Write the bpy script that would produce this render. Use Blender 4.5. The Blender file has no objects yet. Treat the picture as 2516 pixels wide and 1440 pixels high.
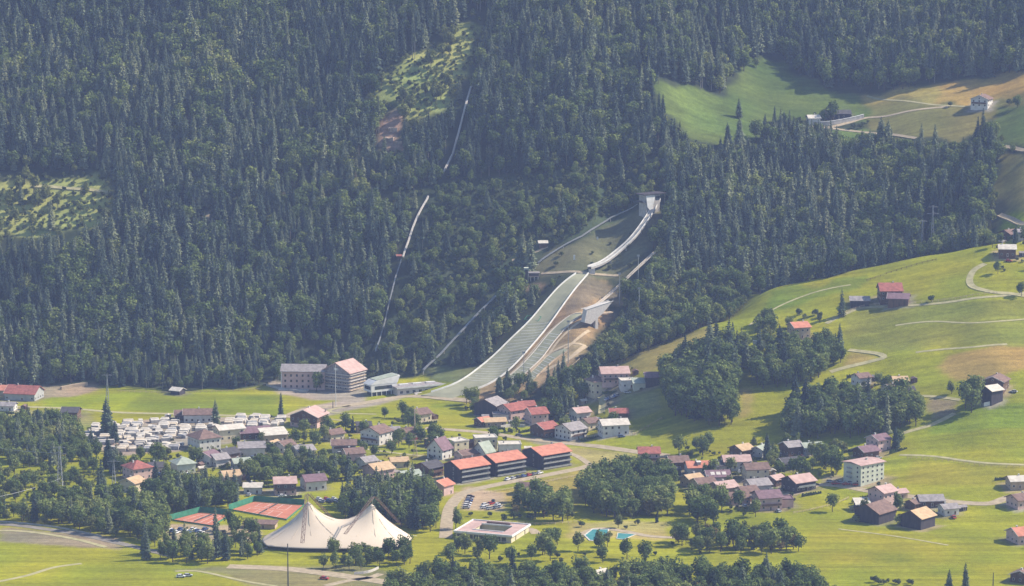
import bpy, math, random
import numpy as np
from mathutils import Vector
random.seed(7); rng = np.random.default_rng(7)
S = bpy.context.scene
COL = S.collection
# ------------------------------------------------------------------ camera, sky, sun, exposure
FPX, CH, A0, W0, H0 = 7500.0, 350.0, 0.1550, 2516.0, 1440.0
cam = bpy.data.cameras.new('camera'); co = bpy.data.objects.new('camera', cam); COL.objects.link(co)
cam.sensor_width = 36.0; cam.lens = 36.0*FPX/W0; cam.clip_start = 1.0; cam.clip_end = 9000.0
co.location = (0, 0, CH); co.rotation_euler = (math.pi/2-A0, 0, 0); S.camera = co
SUN_EL, SUN_AZ = math.radians(41), math.radians(13)      # azimuth: angle from +X towards +Y
w = bpy.data.worlds.new("World"); S.world = w; w.use_nodes = True
nt = w.node_tree; nt.nodes.clear()
sk = nt.nodes.new('ShaderNodeTexSky'); sk.sky_type = 'NISHITA'; sk.sun_disc = False
sk.sun_elevation = SUN_EL; sk.sun_rotation = math.pi/2-SUN_AZ; sk.altitude = 700
bg = nt.nodes.new('ShaderNodeBackground'); bg.inputs[1].default_value = 0.12
wo = nt.nodes.new('ShaderNodeOutputWorld')
nt.links.new(sk.outputs[0], bg.inputs[0]); nt.links.new(bg.outputs[0], wo.inputs[0])
sl = bpy.data.lights.new('sun', 'SUN'); sl.energy = 4.6; sl.angle = math.radians(0.5); sl.color = (1.0, 0.90, 0.76)
so = bpy.data.objects.new('sun', sl); COL.objects.link(so)
sd = Vector((math.cos(SUN_EL)*math.cos(SUN_AZ), math.cos(SUN_EL)*math.sin(SUN_AZ), math.sin(SUN_EL)))
so.rotation_euler = sd.to_track_quat('Z', 'Y').to_euler(); so.location = (300, 900, 900)
S.view_settings.view_transform = 'Standard'; S.view_settings.look = 'None'
S.view_settings.exposure = 0.92; S.view_settings.gamma = 1.0
S.render.engine = 'CYCLES'
cy = S.cycles; cy.max_bounces = 4; cy.diffuse_bounces = 2; cy.glossy_bounces = 1; cy.transmission_bounces = 2
cy.volume_bounces = 0; cy.transparent_max_bounces = 4; cy.use_denoising = True; cy.caustics_reflective = False; cy.caustics_refractive = False
HAZE_DENSITY = 0.000072

# ------------------------------------------------------------------ helpers: tags, materials, meshes
def tag(o, label=None, cat=None, group=None, kind=None):
    if label: o['label'] = label
    if cat: o['category'] = cat
    if group: o['group'] = group
    if kind: o['kind'] = kind
    return o
def mat(name, c1, c2=None, scale=0.5, rough=0.9, spec=0.2, coord='Object', detail=4.0, stretch=None, metal=0.0, bump=0.0):
    m = bpy.data.materials.new(name); m.use_nodes = True; n = m.node_tree; b = n.nodes['Principled BSDF']
    b.inputs['Roughness'].default_value = rough; b.inputs['Specular IOR Level'].default_value = spec; b.inputs['Metallic'].default_value = metal
    if c2 is None: c2 = tuple(min(1, x*0.75) for x in c1)
    tc = n.nodes.new('ShaderNodeTexCoord'); mp = n.nodes.new('ShaderNodeMapping')
    if stretch: mp.inputs['Scale'].default_value = stretch
    no = n.nodes.new('ShaderNodeTexNoise'); no.inputs['Scale'].default_value = scale; no.inputs['Detail'].default_value = detail
    cr = n.nodes.new('ShaderNodeValToRGB'); cr.color_ramp.elements[0].position = 0.36; cr.color_ramp.elements[1].position = 0.64
    cr.color_ramp.elements[0].color = (*c2, 1); cr.color_ramp.elements[1].color = (*c1, 1)
    L = n.links.new; L(tc.outputs[coord], mp.inputs[0]); L(mp.outputs[0], no.inputs[0]); L(no.outputs[0], cr.inputs[0]); L(cr.outputs[0], b.inputs['Base Color'])
    if bump:
        bm = n.nodes.new('ShaderNodeBump'); bm.inputs['Strength'].default_value = bump; L(no.outputs[0], bm.inputs['Height']); L(bm.outputs[0], b.inputs['Normal'])
    return m
def foliage(name, shades, scale=0.35, transl=0.3, patch=0.012):
    """leaf colour: a shade per tree, varied by stand (world position) and by clump inside the crown"""
    m = bpy.data.materials.new(name); m.use_nodes = True; n = m.node_tree; n.nodes.clear(); L = n.links.new
    oi = n.nodes.new('ShaderNodeObjectInfo'); cr = n.nodes.new('ShaderNodeValToRGB'); e = cr.color_ramp
    while len(e.elements) < len(shades): e.elements.new(0.5)
    for i, c in enumerate(shades): e.elements[i].position = c[3]; e.elements[i].color = (c[0], c[1], c[2], 1)
    pn = n.nodes.new('ShaderNodeTexNoise'); pn.inputs['Scale'].default_value = patch; pn.inputs['Detail'].default_value = 3
    L(oi.outputs['Location'], pn.inputs['Vector'])
    mx = n.nodes.new('ShaderNodeMix'); mx.data_type = 'FLOAT'; mx.inputs[0].default_value = 0.45
    mr = n.nodes.new('ShaderNodeMapRange'); mr.inputs[1].default_value = 0.3; mr.inputs[2].default_value = 0.7
    L(pn.outputs[0], mr.inputs[0]); L(oi.outputs['Random'], mx.inputs[2]); L(mr.outputs[0], mx.inputs[3]); L(mx.outputs[0], cr.inputs[0])
    tc = n.nodes.new('ShaderNodeTexCoord'); no = n.nodes.new('ShaderNodeTexNoise'); no.inputs['Scale'].default_value = scale; no.inputs['Detail'].default_value = 3
    L(tc.outputs['Object'], no.inputs[0])
    m2 = n.nodes.new('ShaderNodeMapRange'); m2.inputs[1].default_value = 0.32; m2.inputs[2].default_value = 0.68; m2.inputs[3].default_value = 0.55; m2.inputs[4].default_value = 1.5
    L(no.outputs[0], m2.inputs[0])
    vm = n.nodes.new('ShaderNodeVectorMath'); vm.operation = 'SCALE'; L(cr.outputs[0], vm.inputs[0]); L(m2.outputs[0], vm.inputs['Scale'])
    d = n.nodes.new('ShaderNodeBsdfDiffuse'); t = n.nodes.new('ShaderNodeBsdfTranslucent'); ms = n.nodes.new('ShaderNodeMixShader'); ms.inputs[0].default_value = transl
    L(vm.outputs[0], d.inputs[0]); L(vm.outputs[0], t.inputs[0]); L(d.outputs[0], ms.inputs[1]); L(t.outputs[0], ms.inputs[2])
    o = n.nodes.new('ShaderNodeOutputMaterial'); L(ms.outputs[0], o.inputs[0]); return m
class MB:
    """collects boxes, prisms and tubes; build() links them as ONE mesh object"""
    def __init__(s): s.v = []; s.f = []; s.m = []
    def face(s, pts, mi=0):
        k = len(s.v); s.v += [tuple(p) for p in pts]; s.f.append(tuple(range(k, k+len(pts)))); s.m.append(mi)
    def box(s, x0, x1, y0, y1, z0, z1, mi=0):
        k = len(s.v); s.v += [(x, y, z) for z in (z0, z1) for y in (y0, y1) for x in (x0, x1)]
        for q in ((0, 2, 3, 1), (4, 5, 7, 6), (0, 1, 5, 4), (2, 6, 7, 3), (0, 4, 6, 2), (1, 3, 7, 5)): s.f.append(tuple(k+i for i in q)); s.m.append(mi)
    def bar(s, a, b, r, n=4, mi=0, r2=None):
        a, b = Vector(a), Vector(b); d = (b-a)
        if d.length < 1e-6: return
        d.normalize(); u = d.orthogonal().normalized(); v = d.cross(u); k = len(s.v); r2 = r if r2 is None else r2
        for p, rr in ((a, r), (b, r2)):
            for i in range(n): t = 2*math.pi*(i+.5)/n; s.v.append(tuple(p+(u*math.cos(t)+v*math.sin(t))*rr))
        for i in range(n): j = (i+1) % n; s.f.append((k+i, k+j, k+n+j, k+n+i)); s.m.append(mi)
        s.f.append(tuple(k+i for i in range(n))[::-1]); s.f.append(tuple(k+n+i for i in range(n))); s.m += [mi, mi]
    def ext(s, prof, y0, y1, mi=0, axis='y'):
        """extrude a closed (a,z) outline; axis y: a is x; axis x: a is y"""
        n = len(prof); k = len(s.v)
        for y in (y0, y1): s.v += [((a, y, z) if axis == 'y' else (y, a, z)) for a, z in prof]
        s.f.append(tuple(range(k, k+n))); s.f.append(tuple(range(k+2*n-1, k+n-1, -1))); s.m += [mi, mi]
        for i in range(n): j = (i+1) % n; s.f.append((k+i, k+n+i, k+n+j, k+j)); s.m.append(mi)
    def mesh(s, name, mats):
        me = bpy.data.meshes.new(name); me.from_pydata(s.v, [], s.f)
        for q in (mats if isinstance(mats, (list, tuple)) else [mats]): me.materials.append(q)
        me.polygons.foreach_set('material_index', s.m); me.update(); return me
    def build(s, name, mats, parent=None, loc=None):
        return link(name, s.mesh(name, mats), parent, loc)
def link(name, me, parent=None, loc=None, rot=None, scale=None):
    o = bpy.data.objects.new(name, me); COL.objects.link(o)
    if parent: o.parent = parent
    if loc is not None: o.location = loc
    if rot is not None: o.rotation_euler = (0, 0, rot)
    if scale is not None: o.scale = (scale,)*3 if not isinstance(scale, (tuple, list)) else scale
    return o
def thing(name, label, cat, loc=(0, 0, 0), rz=0.0, group=None):
    o = bpy.data.objects.new(name, None); COL.objects.link(o); o.location = loc; o.rotation_euler = (0, 0, rz); o.empty_display_size = 1
    return tag(o, label, cat, group)

# ------------------------------------------------------------------ the valley: heights
ca, sa = math.cos(A0), math.sin(A0)
def T(row):                                   # downward slope of the line of sight through a photo row
    v = (H0/2-row)/FPX; return (sa-v*ca)/(ca+v*sa)
def PXY(x, y, z):                             # world -> photo pixel (numpy ok)
    dz = z-CH; f = y*ca-dz*sa; u = y*sa+dz*ca
    return W0/2+FPX*x/f, H0/2-FPX*u/f
COLS = {
 -500: (950, [(900, .35), (500, .62), (0, .66)]), 0: (950, [(900, .35), (500, .62), (0, .66)]), 400: (945, [(900, .4), (500, .60), (0, .66)]),
 800: (940, [(890, .35), (500, .62), (0, .66)]), 1000: (955, [(900, .35), (500, .6), (0, .66)]), 1130: (985, [(900, .2), (700, .5), (450, .6), (0, .66)]),
 1200: (1000, [(900, .17), (800, .45), (500, .55), (0, .66)]), 1300: (1000, [(795, .34), (650, .48), (480, .5), (0, .66)]),
 1430: (1010, [(672, .40), (480, .48), (0, .64)]),
 1500: (1110, [(1050, .1), (980, .13), (900, .27), ('h', 50, -5), (500, .45), (0, .62)]),
 1600: (1120, [(1050, .1), (960, .25), (850, .3), ('h', 50, -9), (510, .52), (350, .45), (0, .6)]),
 1750: (1180, [(1100, .08), (1000, .2), (880, .25), (790, .25), ('h', 60, -16), (360, .5), (200, .35), (0, .6)]),
 1900: (1200, [(1100, .08), (1000, .18), (850, .25), (700, .25), ('h', 60, -18), (340, .48), (150, .33), (0, .55)]),
 2120: (1230, [(1100, .1), (950, .2), (800, .25), (655, .25), ('h', 60, -20), (370, .5), (235, .3), (0, .55)]),
 2300: (1260, [(1100, .12), (900, .22), (750, .25), (622, .25), ('h', 50, -18), (350, .5), (205, .28), (0, .55)]),
 2440: (1270, [(1100, .14), (900, .24), (750, .25), (598, .25), ('h', 40, -12), (360, .45), (185, .28), (0, .55)]),
 2530: (1270, [(1100, .14), (900, .24), (750, .25), (560, .25), (360, .35), (178, .28), (0, .55)]),
 3000: (1270, [(1100, .14), (900, .24), (750, .25), (560, .25), (360, .35), (178, .28), (0, .55)])}
DD = np.arange(600.0, 2470.0, 5.0)
def profile(start, segs):
    d0 = CH/T(start); z = 0.0; ds, zs = [0, d0-15], [0.0, 0.0]
    for s in segs:
        if s[0] == 'h': d0 += s[1]; z += s[2]
        else: d = (CH-z+s[1]*d0)/(s[1]+T(s[0])); z += s[1]*(d-d0); d0 = d
        ds.append(d0); zs.append(z)
    ds.append(d0+600); zs.append(z+600*.6)
    return np.interp(DD, ds, zs)
cpx = sorted(COLS); prof = np.array([profile(*COLS[k]) for k in cpx])
CELL = 2.5
gx = np.arange(-560, 560.1, CELL); gy = np.arange(700, 2450.1, CELL)
GX, GY = np.meshgrid(gx, gy)
cols_px = W0/2+FPX*GX/(GY*1.01)
ci = np.clip(np.searchsorted(cpx, cols_px)-1, 0, len(cpx)-2); cp = np.array(cpx, float)
fr = np.clip((cols_px-cp[ci])/(cp[ci+1]-cp[ci]), 0, 1); fr = fr*fr*(3-2*fr)*.5+fr*.5
di = np.clip((GY-DD[0])/5.0, 0, len(DD)-1.001); d_i = di.astype(int); df = di-d_i
def pv(c): return prof[c, d_i]*(1-df)+prof[c, d_i+1]*df
GZ = pv(ci)*(1-fr)+pv(ci+1)*fr
def blur(a, s):
    r = int(3*s); k = np.exp(-.5*(np.arange(-r, r+1)/s)**2); k /= k.sum()
    a = np.pad(a, r, 'edge'); a = np.apply_along_axis(lambda q: np.convolve(q, k, 'valid'), 0, a); return np.apply_along_axis(lambda q: np.convolve(q, k, 'valid'), 1, a)
GZ = blur(GZ, 2.6)
def vnoise(shape, step, seed):                # smooth value noise on the grid
    r = np.random.default_rng(seed); n = (int(shape[0]/step)+3, int(shape[1]/step)+3); a = r.random(n)*2-1
    yy = np.arange(shape[0])/step; xx = np.arange(shape[1])/step; y0 = yy.astype(int); x0 = xx.astype(int)
    fy = (yy-y0)[:, None]; fx = (xx-x0)[None]; fy = fy*fy*(3-2*fy); fx = fx*fx*(3-2*fx)
    g = lambda i, j: a[np.ix_(y0+i, x0+j)]
    return (g(0, 0)*(1-fx)+g(0, 1)*fx)*(1-fy)+(g(1, 0)*(1-fx)+g(1, 1)*fx)*fy
hil = np.clip(GZ/12.0, 0, 1)
GZ = GZ+hil*(vnoise(GZ.shape, 16, 1)*1.6+vnoise(GZ.shape, 7, 2)*.5)*np.clip((GZ-40)/60, .25, 1)
def HT(x, y):
    x = np.asarray(x, float); y = np.asarray(y, float)
    i = np.clip((y-gy[0])/CELL, 0, len(gy)-1.001); j = np.clip((x-gx[0])/CELL, 0, len(gx)-1.001); i0 = i.astype(int); j0 = j.astype(int); fi = i-i0; fj = j-j0
    return (GZ[i0, j0]*(1-fj)+GZ[i0, j0+1]*fj)*(1-fi)+(GZ[i0+1, j0]*(1-fj)+GZ[i0+1, j0+1]*fj)*fi
RD = np.arange(900.0, 2448.0, 1.0)
def g(px, row):                               # photo pixel -> the point of the ground it shows
    v = (H0/2-row)/FPX; u = (px-W0/2)/FPX; fy = ca+v*sa; dz = (-sa+v*ca)/fy; dx = u/fy
    z = CH+dz*RD; h = HT(dx*RD, RD); k = np.argmax(z <= h)
    if z[k] > h[k]: k = len(RD)-1
    if k > 0:
        a = z[k-1]-h[k-1]; b = z[k]-h[k]; t = a/(a-b) if a != b else 0; y = RD[k-1]+t
    else: y = RD[0]
    return Vector((dx*y, y, float(HT(dx*y, y))))
def at(px, row, y):                           # point on the sight line at distance y
    v = (H0/2-row)/FPX; u = (px-W0/2)/FPX; fy = ca+v*sa; return Vector((u/fy*y, y, CH+(-sa+v*ca)/fy*y))
def visible(x, y, z, lift=1.0):
    ok = np.ones(len(x), bool)
    for t in np.linspace(0.45, 0.995, 90):
        ok &= (CH+(z+lift-CH)*t) > HT(x*t, y*t)-.3
    return ok
def inpoly(px, py, poly):
    ins = np.zeros(np.shape(px), bool); n = len(poly)
    for i in range(n):
        x1, y1 = poly[i]; x2, y2 = poly[(i+1) % n]
        if y1 == y2: continue
        c = (y1 > py) != (y2 > py); ins ^= c & (px < (x2-x1)*(py-y1)/(y2-y1)+x1)
    return ins

# ------------------------------------------------------------------ ground cover
gxf, gyf, gzf = GX.ravel(), GY.ravel(), GZ.ravel()
VPX, VPY = PXY(gxf, gyf, gzf); VIS = visible(gxf, gyf, gzf)
far_ = np.clip((gyf-1800)/150, 0, 1); jx = vnoise(GZ.shape, 6, 11).ravel()*(7+16*far_); jy = vnoise(GZ.shape, 6, 12).ravel()*(3.5+9*far_)
QX, QY = VPX+jx, VPY+jy
FLOOR = (.030, .040, .020)
GREEN, GREEN_CLOUD_SHADE, LIME, OLIVE, DRY, OCHRE = (.195, .225, .008), (.072, .102, .022), (.145, .170, .010), (.135, .125, .035), (.240, .195, .050), (.270, .185, .050)  # the upper meadow green is darkened: cloud shade put into its colour
GRAVEL, TAN, EARTH, YARD, SCRUB = (.26, .215, .165), (.31, .24, .15), (.20, .145, .085), (.19, .165, .10), (.10, .13, .04)
FOREST_EDGE = [(-900, -900), (-900, 955), (0, 948), (110, 952), (260, 950), (420, 962), (660, 952), (700, 945), (900, 930), (1040, 925), (1100, 940), (1160, 950), (1200, 985), (1240, 1000),
 (1330, 985), (1420, 960), (1480, 902), (1600, 852), (1700, 815), (1750, 790), (1820, 730), (1900, 700), (2050, 682), (2130, 652), (2250, 628), (2440, 600), (2516, 590), (3400, 560), (3400, -900)]
COVER = [
 (FOREST_EDGE, FLOOR),
 ([(1240, 440), (1500, 395), (1660, 400), (1600, 500), (1480, 560), (1330, 625), (1270, 650), (1270, 700), (1150, 840), (1060, 915), (930, 900), (960, 760), (1040, 640), (1060, 500), (1100, 440)], (.045, .062, .03)),
 ([(1590, 215), (1640, 200), (1720, 220), (1770, 240), (1800, 195), (1850, 150), (1890, 136), (1930, 150), (1960, 180), (2020, 220), (2130, 232), (2140, 300), (2050, 300), (1930, 295), (1870, 305), (1890, 335), (1850, 350), (1770, 362), (1700, 345), (1660, 300), (1620, 260)], GREEN_CLOUD_SHADE),
 ([(1640, 200), (1720, 222), (1770, 250), (1760, 330), (1700, 320), (1650, 250)], (.085, .125, .026)),
 ([(2010, 318), (2140, 326), (2125, 372), (2085, 388), (2040, 352)], (.085, .125, .026)),
 ([(2130, 232), (2280, 210), (2400, 195), (2516, 176), (3200, 100), (3200, 300), (2440, 300), (2400, 322), (2380, 350), (2250, 345), (2130, 325)], OLIVE),
 ([(2260, 216), (2400, 197), (2516, 178), (3200, 110), (3200, 220), (2516, 222), (2490, 240), (2440, 262), (2300, 255)], OCHRE),
 ([(2130, 232), (2300, 212), (2300, 250), (2140, 242)], DRY),
 ([(2450, 270), (3200, 240), (3200, 365), (2516, 360), (2460, 345)], GREEN_CLOUD_SHADE),
 ([(2455, 385), (3200, 380), (3200, 590), (2516, 585), (2440, 598), (2420, 560), (2455, 520), (2435, 470)], OLIVE),
 ([(2452, 560), (2455, 530), (3200, 500), (3200, 600), (2440, 600)], GREEN),
 ([(950, 185), (1000, 135), (1110, 112), (1140, 60), (1180, 60), (1175, 130), (1110, 205), (1100, 270), (990, 300), (940, 235)], (.25, .27, .08)),
 ([(935, 330), (950, 282), (985, 280), (997, 367), (910, 367)], (.30, .20, .14)),
 ([(-200, 470), (70, 450), (250, 428), (272, 500), (240, 545), (160, 575), (-200, 590)], (.25, .26, .075)),
 ([(450, 285), (482, 285), (488, 312), (448, 312)], (.28, .19, .14)), ([(520, 515), (592, 518), (588, 540), (500, 545)], (.36, .28, .17)), ([(705, 468), (745, 470), (745, 492), (710, 492)], (.26, .17, .12)),
 ([(1290, 655), (1350, 622), (1480, 562), (1560, 512), (1612, 520), (1602, 600), (1562, 660), (1530, 692), (1440, 672), (1330, 674)], (.10, .10, .05)),
 ([(1440, 672), (1500, 688), (1535, 742), (1475, 752), (1500, 780), (1470, 815), (1445, 870), (1400, 905), (1350, 930), (1290, 975), (1230, 992), (1130, 990), (1250, 905), (1330, 800), (1380, 735)], (.25, .17, .085)),
 ([(1440, 672), (1500, 690), (1520, 730), (1450, 745), (1380, 775), (1400, 720)], (.15, .12, .075)),
 ([(1350, 850), (1440, 830), (1440, 872), (1330, 940), (1290, 975), (1280, 950)], (.30, .22, .12)),
 ([(1290, 700), (1340, 700), (1330, 725), (1280, 722)], (.19, .13, .08)), ([(1050, 905), (1130, 900), (1170, 915), (1110, 940), (1060, 925)], (.13, .14, .05)),
 ([(1480, 902), (1600, 852), (1700, 815), (1760, 795), (1750, 840), (1640, 890), (1600, 915), (1500, 915)], DRY),
 ([(2325, 872), (2480, 845), (2600, 860), (2600, 920), (2516, 905), (2410, 937), (2340, 932), (2305, 900)], OCHRE),
 ([(2070, 775), (2300, 740), (2700, 730), (2700, 850), (2300, 850), (2200, 865), (2090, 850)], (.16, .165, .022)), ([(2095, 862), (2165, 878), (2060, 908)], DRY),
 ([(2240, 1130), (2560, 1152), (2560, 1196), (2225, 1186)], (.20, .185, .016)), ([(2020, 1262), (2100, 1290), (2310, 1312), (2310, 1400), (1960, 1400)], (.205, .20, .014)), ([(2300, 1012), (2560, 985), (2560, 1050), (2280, 1066)], (.145, .185, .012)), ([(1900, 720), (2040, 692), (2130, 672), (2140, 700), (2000, 740), (1880, 770)], (.125, .165, .012)),
 ([(2280, 975), (2350, 985), (2345, 1015), (2290, 1030)], (.22, .17, .09)), ([(1815, 960), (1850, 955), (1840, 1015), (1812, 1030)], DRY),
 ([(1185, 1216), (1440, 1150), (1500, 1162), (1440, 1210), (1400, 1262), (1230, 1235)], (.26, .205, .045)),
 ([(1380, 1100), (1560, 1112), (1560, 1150), (1440, 1150), (1400, 1112)], (.24, .21, .07)), ([(1460, 960), (1620, 960), (1620, 1010), (1560, 1030), (1480, 1010)], (.20, .20, .06)),
 ([(870, 1110), (960, 1122), (1060, 1115), (1060, 1130), (960, 1128)], DRY), ([(1400, 1285), (1640, 1280), (1640, 1325), (1400, 1325)], (.27, .23, .075)),
 ([(350, 965), (690, 975), (690, 1022), (430, 1018), (300, 1008)], LIME), ([(1060, 990), (1140, 985), (1140, 1005), (1060, 1005)], LIME),
 ([(110, 975), (350, 965), (300, 1008), (110, 1000)], GREEN), ([(0, 1005), (230, 1010), (230, 1050), (0, 1040)], (.19, .19, .06)),
 ([(650, 938), (700, 935), (900, 935), (900, 985), (1000, 975), (900, 1000), (800, 1022), (720, 1022), (745, 1002), (830, 988), (760, 982), (690, 966)], GRAVEL),
 ([(110, 950), (230, 940), (250, 955), (180, 975), (110, 980), (0, 988), (0, 975)], (.24, .19, .12)),
 ([(190, 1062), (320, 1036), (640, 1020), (715, 1035), (640, 1062), (600, 1082), (430, 1110), (270, 1118), (200, 1085)], GRAVEL),
 ([(1270, 1075), (1440, 1075), (1440, 1092), (1330, 1096)], YARD), ([(1640, 1150), (1800, 1160), (1950, 1215), (1950, 1250), (1820, 1235), (1700, 1200)], YARD),
 ([(1140, 1195), (1240, 1212), (1235, 1255), (1130, 1252)], TAN), ([(2020, 1165), (2190, 1180), (2190, 1200), (2020, 1195)], YARD),
 ([(420, 1398), (900, 1388), (1080, 1440), (1080, 1480), (700, 1480), (560, 1412)], (.165, .150, .06)), ([(400, 1290), (640, 1290), (640, 1328), (400, 1328)], TAN),
 ([(0, 1293), (300, 1325), (300, 1350), (0, 1330)], (.19, .16, .10)), ([(1450, 970), (1530, 950), (1530, 990), (1480, 1010)], YARD)]
vc = np.tile(np.array(GREEN), (len(gxf), 1)).astype(float); vc[:] = (.200, .205, .012)
vc[~VIS & (gyf > 1700)] = FLOOR
big = vnoise(GZ.shape, 30, 21).ravel()[:, None]; mid = vnoise(GZ.shape, 9, 22).ravel()[:, None]
for poly, c in COVER:
    k = VIS & inpoly(QX, QY, poly); vc[k] = c
for k_, c_ in ((0, 1), (1, 1), (2, 1)): pass
vc3 = vc.reshape(GZ.shape+(3,)); vc3 = np.stack([blur(vc3[..., i], .6) for i in range(3)], -1); vc = vc3.reshape(-1, 3)
vc *= (1+.10*big+.08*mid); vc[:, 0] *= (1+.10*mid[:, 0]); vc = np.clip(vc, 0, 1)
def grid_mesh(name, X, Y, Z, mats, color=None):
    n, m = X.shape; me = bpy.data.meshes.new(name); me.vertices.add(n*m); me.vertices.foreach_set('co', np.stack([X, Y, Z], -1).astype(np.float32).ravel())
    i = np.arange(n*m).reshape(n, m); q = np.stack([i[:-1, :-1], i[:-1, 1:], i[1:, 1:], i[1:, :-1]], -1).reshape(-1, 4)
    me.loops.add(q.size); me.loops.foreach_set('vertex_index', q.ravel().astype(np.int32)); me.polygons.add(len(q)); me.polygons.foreach_set('loop_start', np.arange(0, q.size, 4, dtype=np.int32))
    me.polygons.foreach_set('use_smooth', np.ones(len(q), bool))
    for a in mats: me.materials.append(a)
    if color is not None:
        ca_ = me.color_attributes.new('cover', 'FLOAT_COLOR', 'POINT'); ca_.data.foreach_set('color', np.concatenate([color, np.ones((len(color), 1))], 1).astype(np.float32).ravel())
    me.update(); me.validate(); return me
def ground_mat():
    m = bpy.data.materials.new('ground_cover'); m.use_nodes = True; n = m.node_tree; b = n.nodes['Principled BSDF']; L = n.links.new
    b.inputs['Roughness'].default_value = 1; b.inputs['Specular IOR Level'].default_value = 0.05
    a = n.nodes.new('ShaderNodeAttribute'); a.attribute_name = 'cover'; tc = n.nodes.new('ShaderNodeTexCoord')
    last = a.outputs['Color']
    for sc, lo, hi, st in ((.035, .86, 1.14, (1, 1, 1)), (.35, .84, 1.16, (1, 1, 1)), (.07, .80, 1.20, (.15, 1.9, 1)), (.2, .88, 1.12, (.10, 1.6, 1)), (1.6, .8, 1.2, (1, 1, 1))):
        mp = n.nodes.new('ShaderNodeMapping'); mp.inputs['Scale'].default_value = st; mp.inputs['Rotation'].default_value = (0, 0, .3)
        no = n.nodes.new('ShaderNodeTexNoise'); no.inputs['Scale'].default_value = sc; no.inputs['Detail'].default_value = 4
        mr = n.nodes.new('ShaderNodeMapRange'); mr.inputs[1].default_value = .3; mr.inputs[2].default_value = .7; mr.inputs[3].default_value = lo; mr.inputs[4].default_value = hi
        vm = n.nodes.new('ShaderNodeVectorMath'); vm.operation = 'SCALE'
        L(tc.outputs['Object'], mp.inputs[0]); L(mp.outputs[0], no.inputs[0]); L(no.outputs[0], mr.inputs[0]); L(last, vm.inputs[0]); L(mr.outputs[0], vm.inputs['Scale']); last = vm.outputs[0]
    L(last, b.inputs['Base Color']); bm = n.nodes.new('ShaderNodeBump'); bm.inputs['Strength'].default_value = .5; bm.inputs['Distance'].default_value = .5; L(no.outputs[0], bm.inputs['Height']); L(bm.outputs[0], b.inputs['Normal'])
    return m
terrain = link('terrain', grid_mesh('terrain', GX, GY, GZ, [ground_mat()], vc))
tag(terrain, 'valley floor, green hillside meadows and steep forest slope', 'terrain', kind='structure')

# ------------------------------------------------------------------ haze
hz = bpy.data.materials.new('haze'); hz.use_nodes = True; n = hz.node_tree; n.nodes.clear()
pvn = n.nodes.new('ShaderNodeVolumePrincipled'); pvn.inputs['Color'].default_value = (.47, .60, 1, 1); pvn.inputs['Density'].default_value = HAZE_DENSITY; pvn.inputs['Anisotropy'].default_value = 0.0
o_ = n.nodes.new('ShaderNodeOutputMaterial'); n.links.new(pvn.outputs[0], o_.inputs['Volume'])
b = MB(); b.box(-600, 600, -60, 2500, float(GZ.min())-6, float(GZ.max())+45)
tag(b.build('haze', hz), 'pale blue summer haze filling the valley', 'haze', kind='stuff')

# ------------------------------------------------------------------ materials
M = {}
def P(k, *a, **kw): M[k] = mat(k, *a, **kw)
P('roof_red', (.34, .12, .095), (.22, .08, .065), .6); P('roof_orange', (.50, .205, .135), (.38, .15, .10), .4); P('roof_brown', (.20, .13, .105), (.13, .085, .07), .6)
P('roof_grey', (.30, .27, .26), (.20, .18, .175), .6); P('roof_dark', (.085, .08, .085), (.055, .052, .055), .6); P('roof_purple', (.20, .125, .14), (.14, .09, .10), .6)
P('roof_pale', (.55, .50, .42), (.42, .38, .32), .5); P('roof_tan', (.48, .34, .20), (.38, .26, .15), .5); P('roof_pink', (.46, .32, .28), (.36, .24, .21), .4); P('roof_green', (.33, .36, .29), (.25, .28, .22), .5)
P('wall_white', (0.576, 0.552, 0.504), (0.464, 0.440, 0.392), .4); P('wall_cream', (0.576, 0.504, 0.336), (0.480, 0.416, 0.272), .4); P('wall_pink', (0.528, 0.368, 0.320), (0.440, 0.304, 0.264), .4)
P('wall_tan', (0.416, 0.320, 0.216), (0.336, 0.256, 0.168), .4); P('wall_grey', (.36, .36, .34), (.28, .28, .27), .4); P('wall_timber', (.14, .082, .052), (.08, .048, .03), 1.2, stretch=(1, 1, .15)); P('wall_dark', (.060, .050, .055), (.038, .033, .038), 1.0, stretch=(1, 1, .2))
P('wall_greenwhite', (0.480, 0.496, 0.384), (0.400, 0.416, 0.320), .4)
P('trim', (0.528, 0.496, 0.440), (0.440, 0.400, 0.360), 1.0); P('concrete', (.42, .39, .35), (.30, .28, .25), .5); P('door', (.13, .08, .05), (.09, .05, .03), 1.0)
M['glass'] = mat('glass', (.035, .045, .055), (.02, .025, .03), .3, rough=.12, spec=.6)
P('steel', (.32, .33, .33), (.22, .23, .23), .8, rough=.5, metal=.4); P('white_paint', (0.640, 0.632, 0.600), (0.528, 0.520, 0.488), .3); P('dark_steel', (.09, .09, .09), (.05, .05, .05), 1.0)
P('asphalt', (.22, .20, .17), (.16, .145, .125), .25, coord='Object'); P('gravel', (.37, .30, .20), (.27, .22, .145), .4, coord='Object'); P('path', (.36, .32, .17), (.26, .24, .12), .3, coord='Object')
P('clay', (.44, .165, .10), (.36, .13, .08), .15); P('line', (.75, .72, .66)); P('fence_green', (.05, .22, .13), (.035, .15, .09), .4)
P('mat_green', (.29, .285, .185), (.22, .22, .145), .12, detail=6); P('wood_board', (.50, .40, .28), (.36, .28, .19), .6)
P('canvas', (.60, .50, .38), (.55, .455, .345), .05, rough=.7); P('water', (.09, .30, .30), (.06, .24, .25), .2, rough=.1, spec=.5); P('pool_deck', (.55, .52, .45))
P('bark', (.10, .075, .055), (.06, .045, .033), 2.0); P('bark_pale', (.30, .27, .24), (.18, .16, .14), 1.5)
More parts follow.
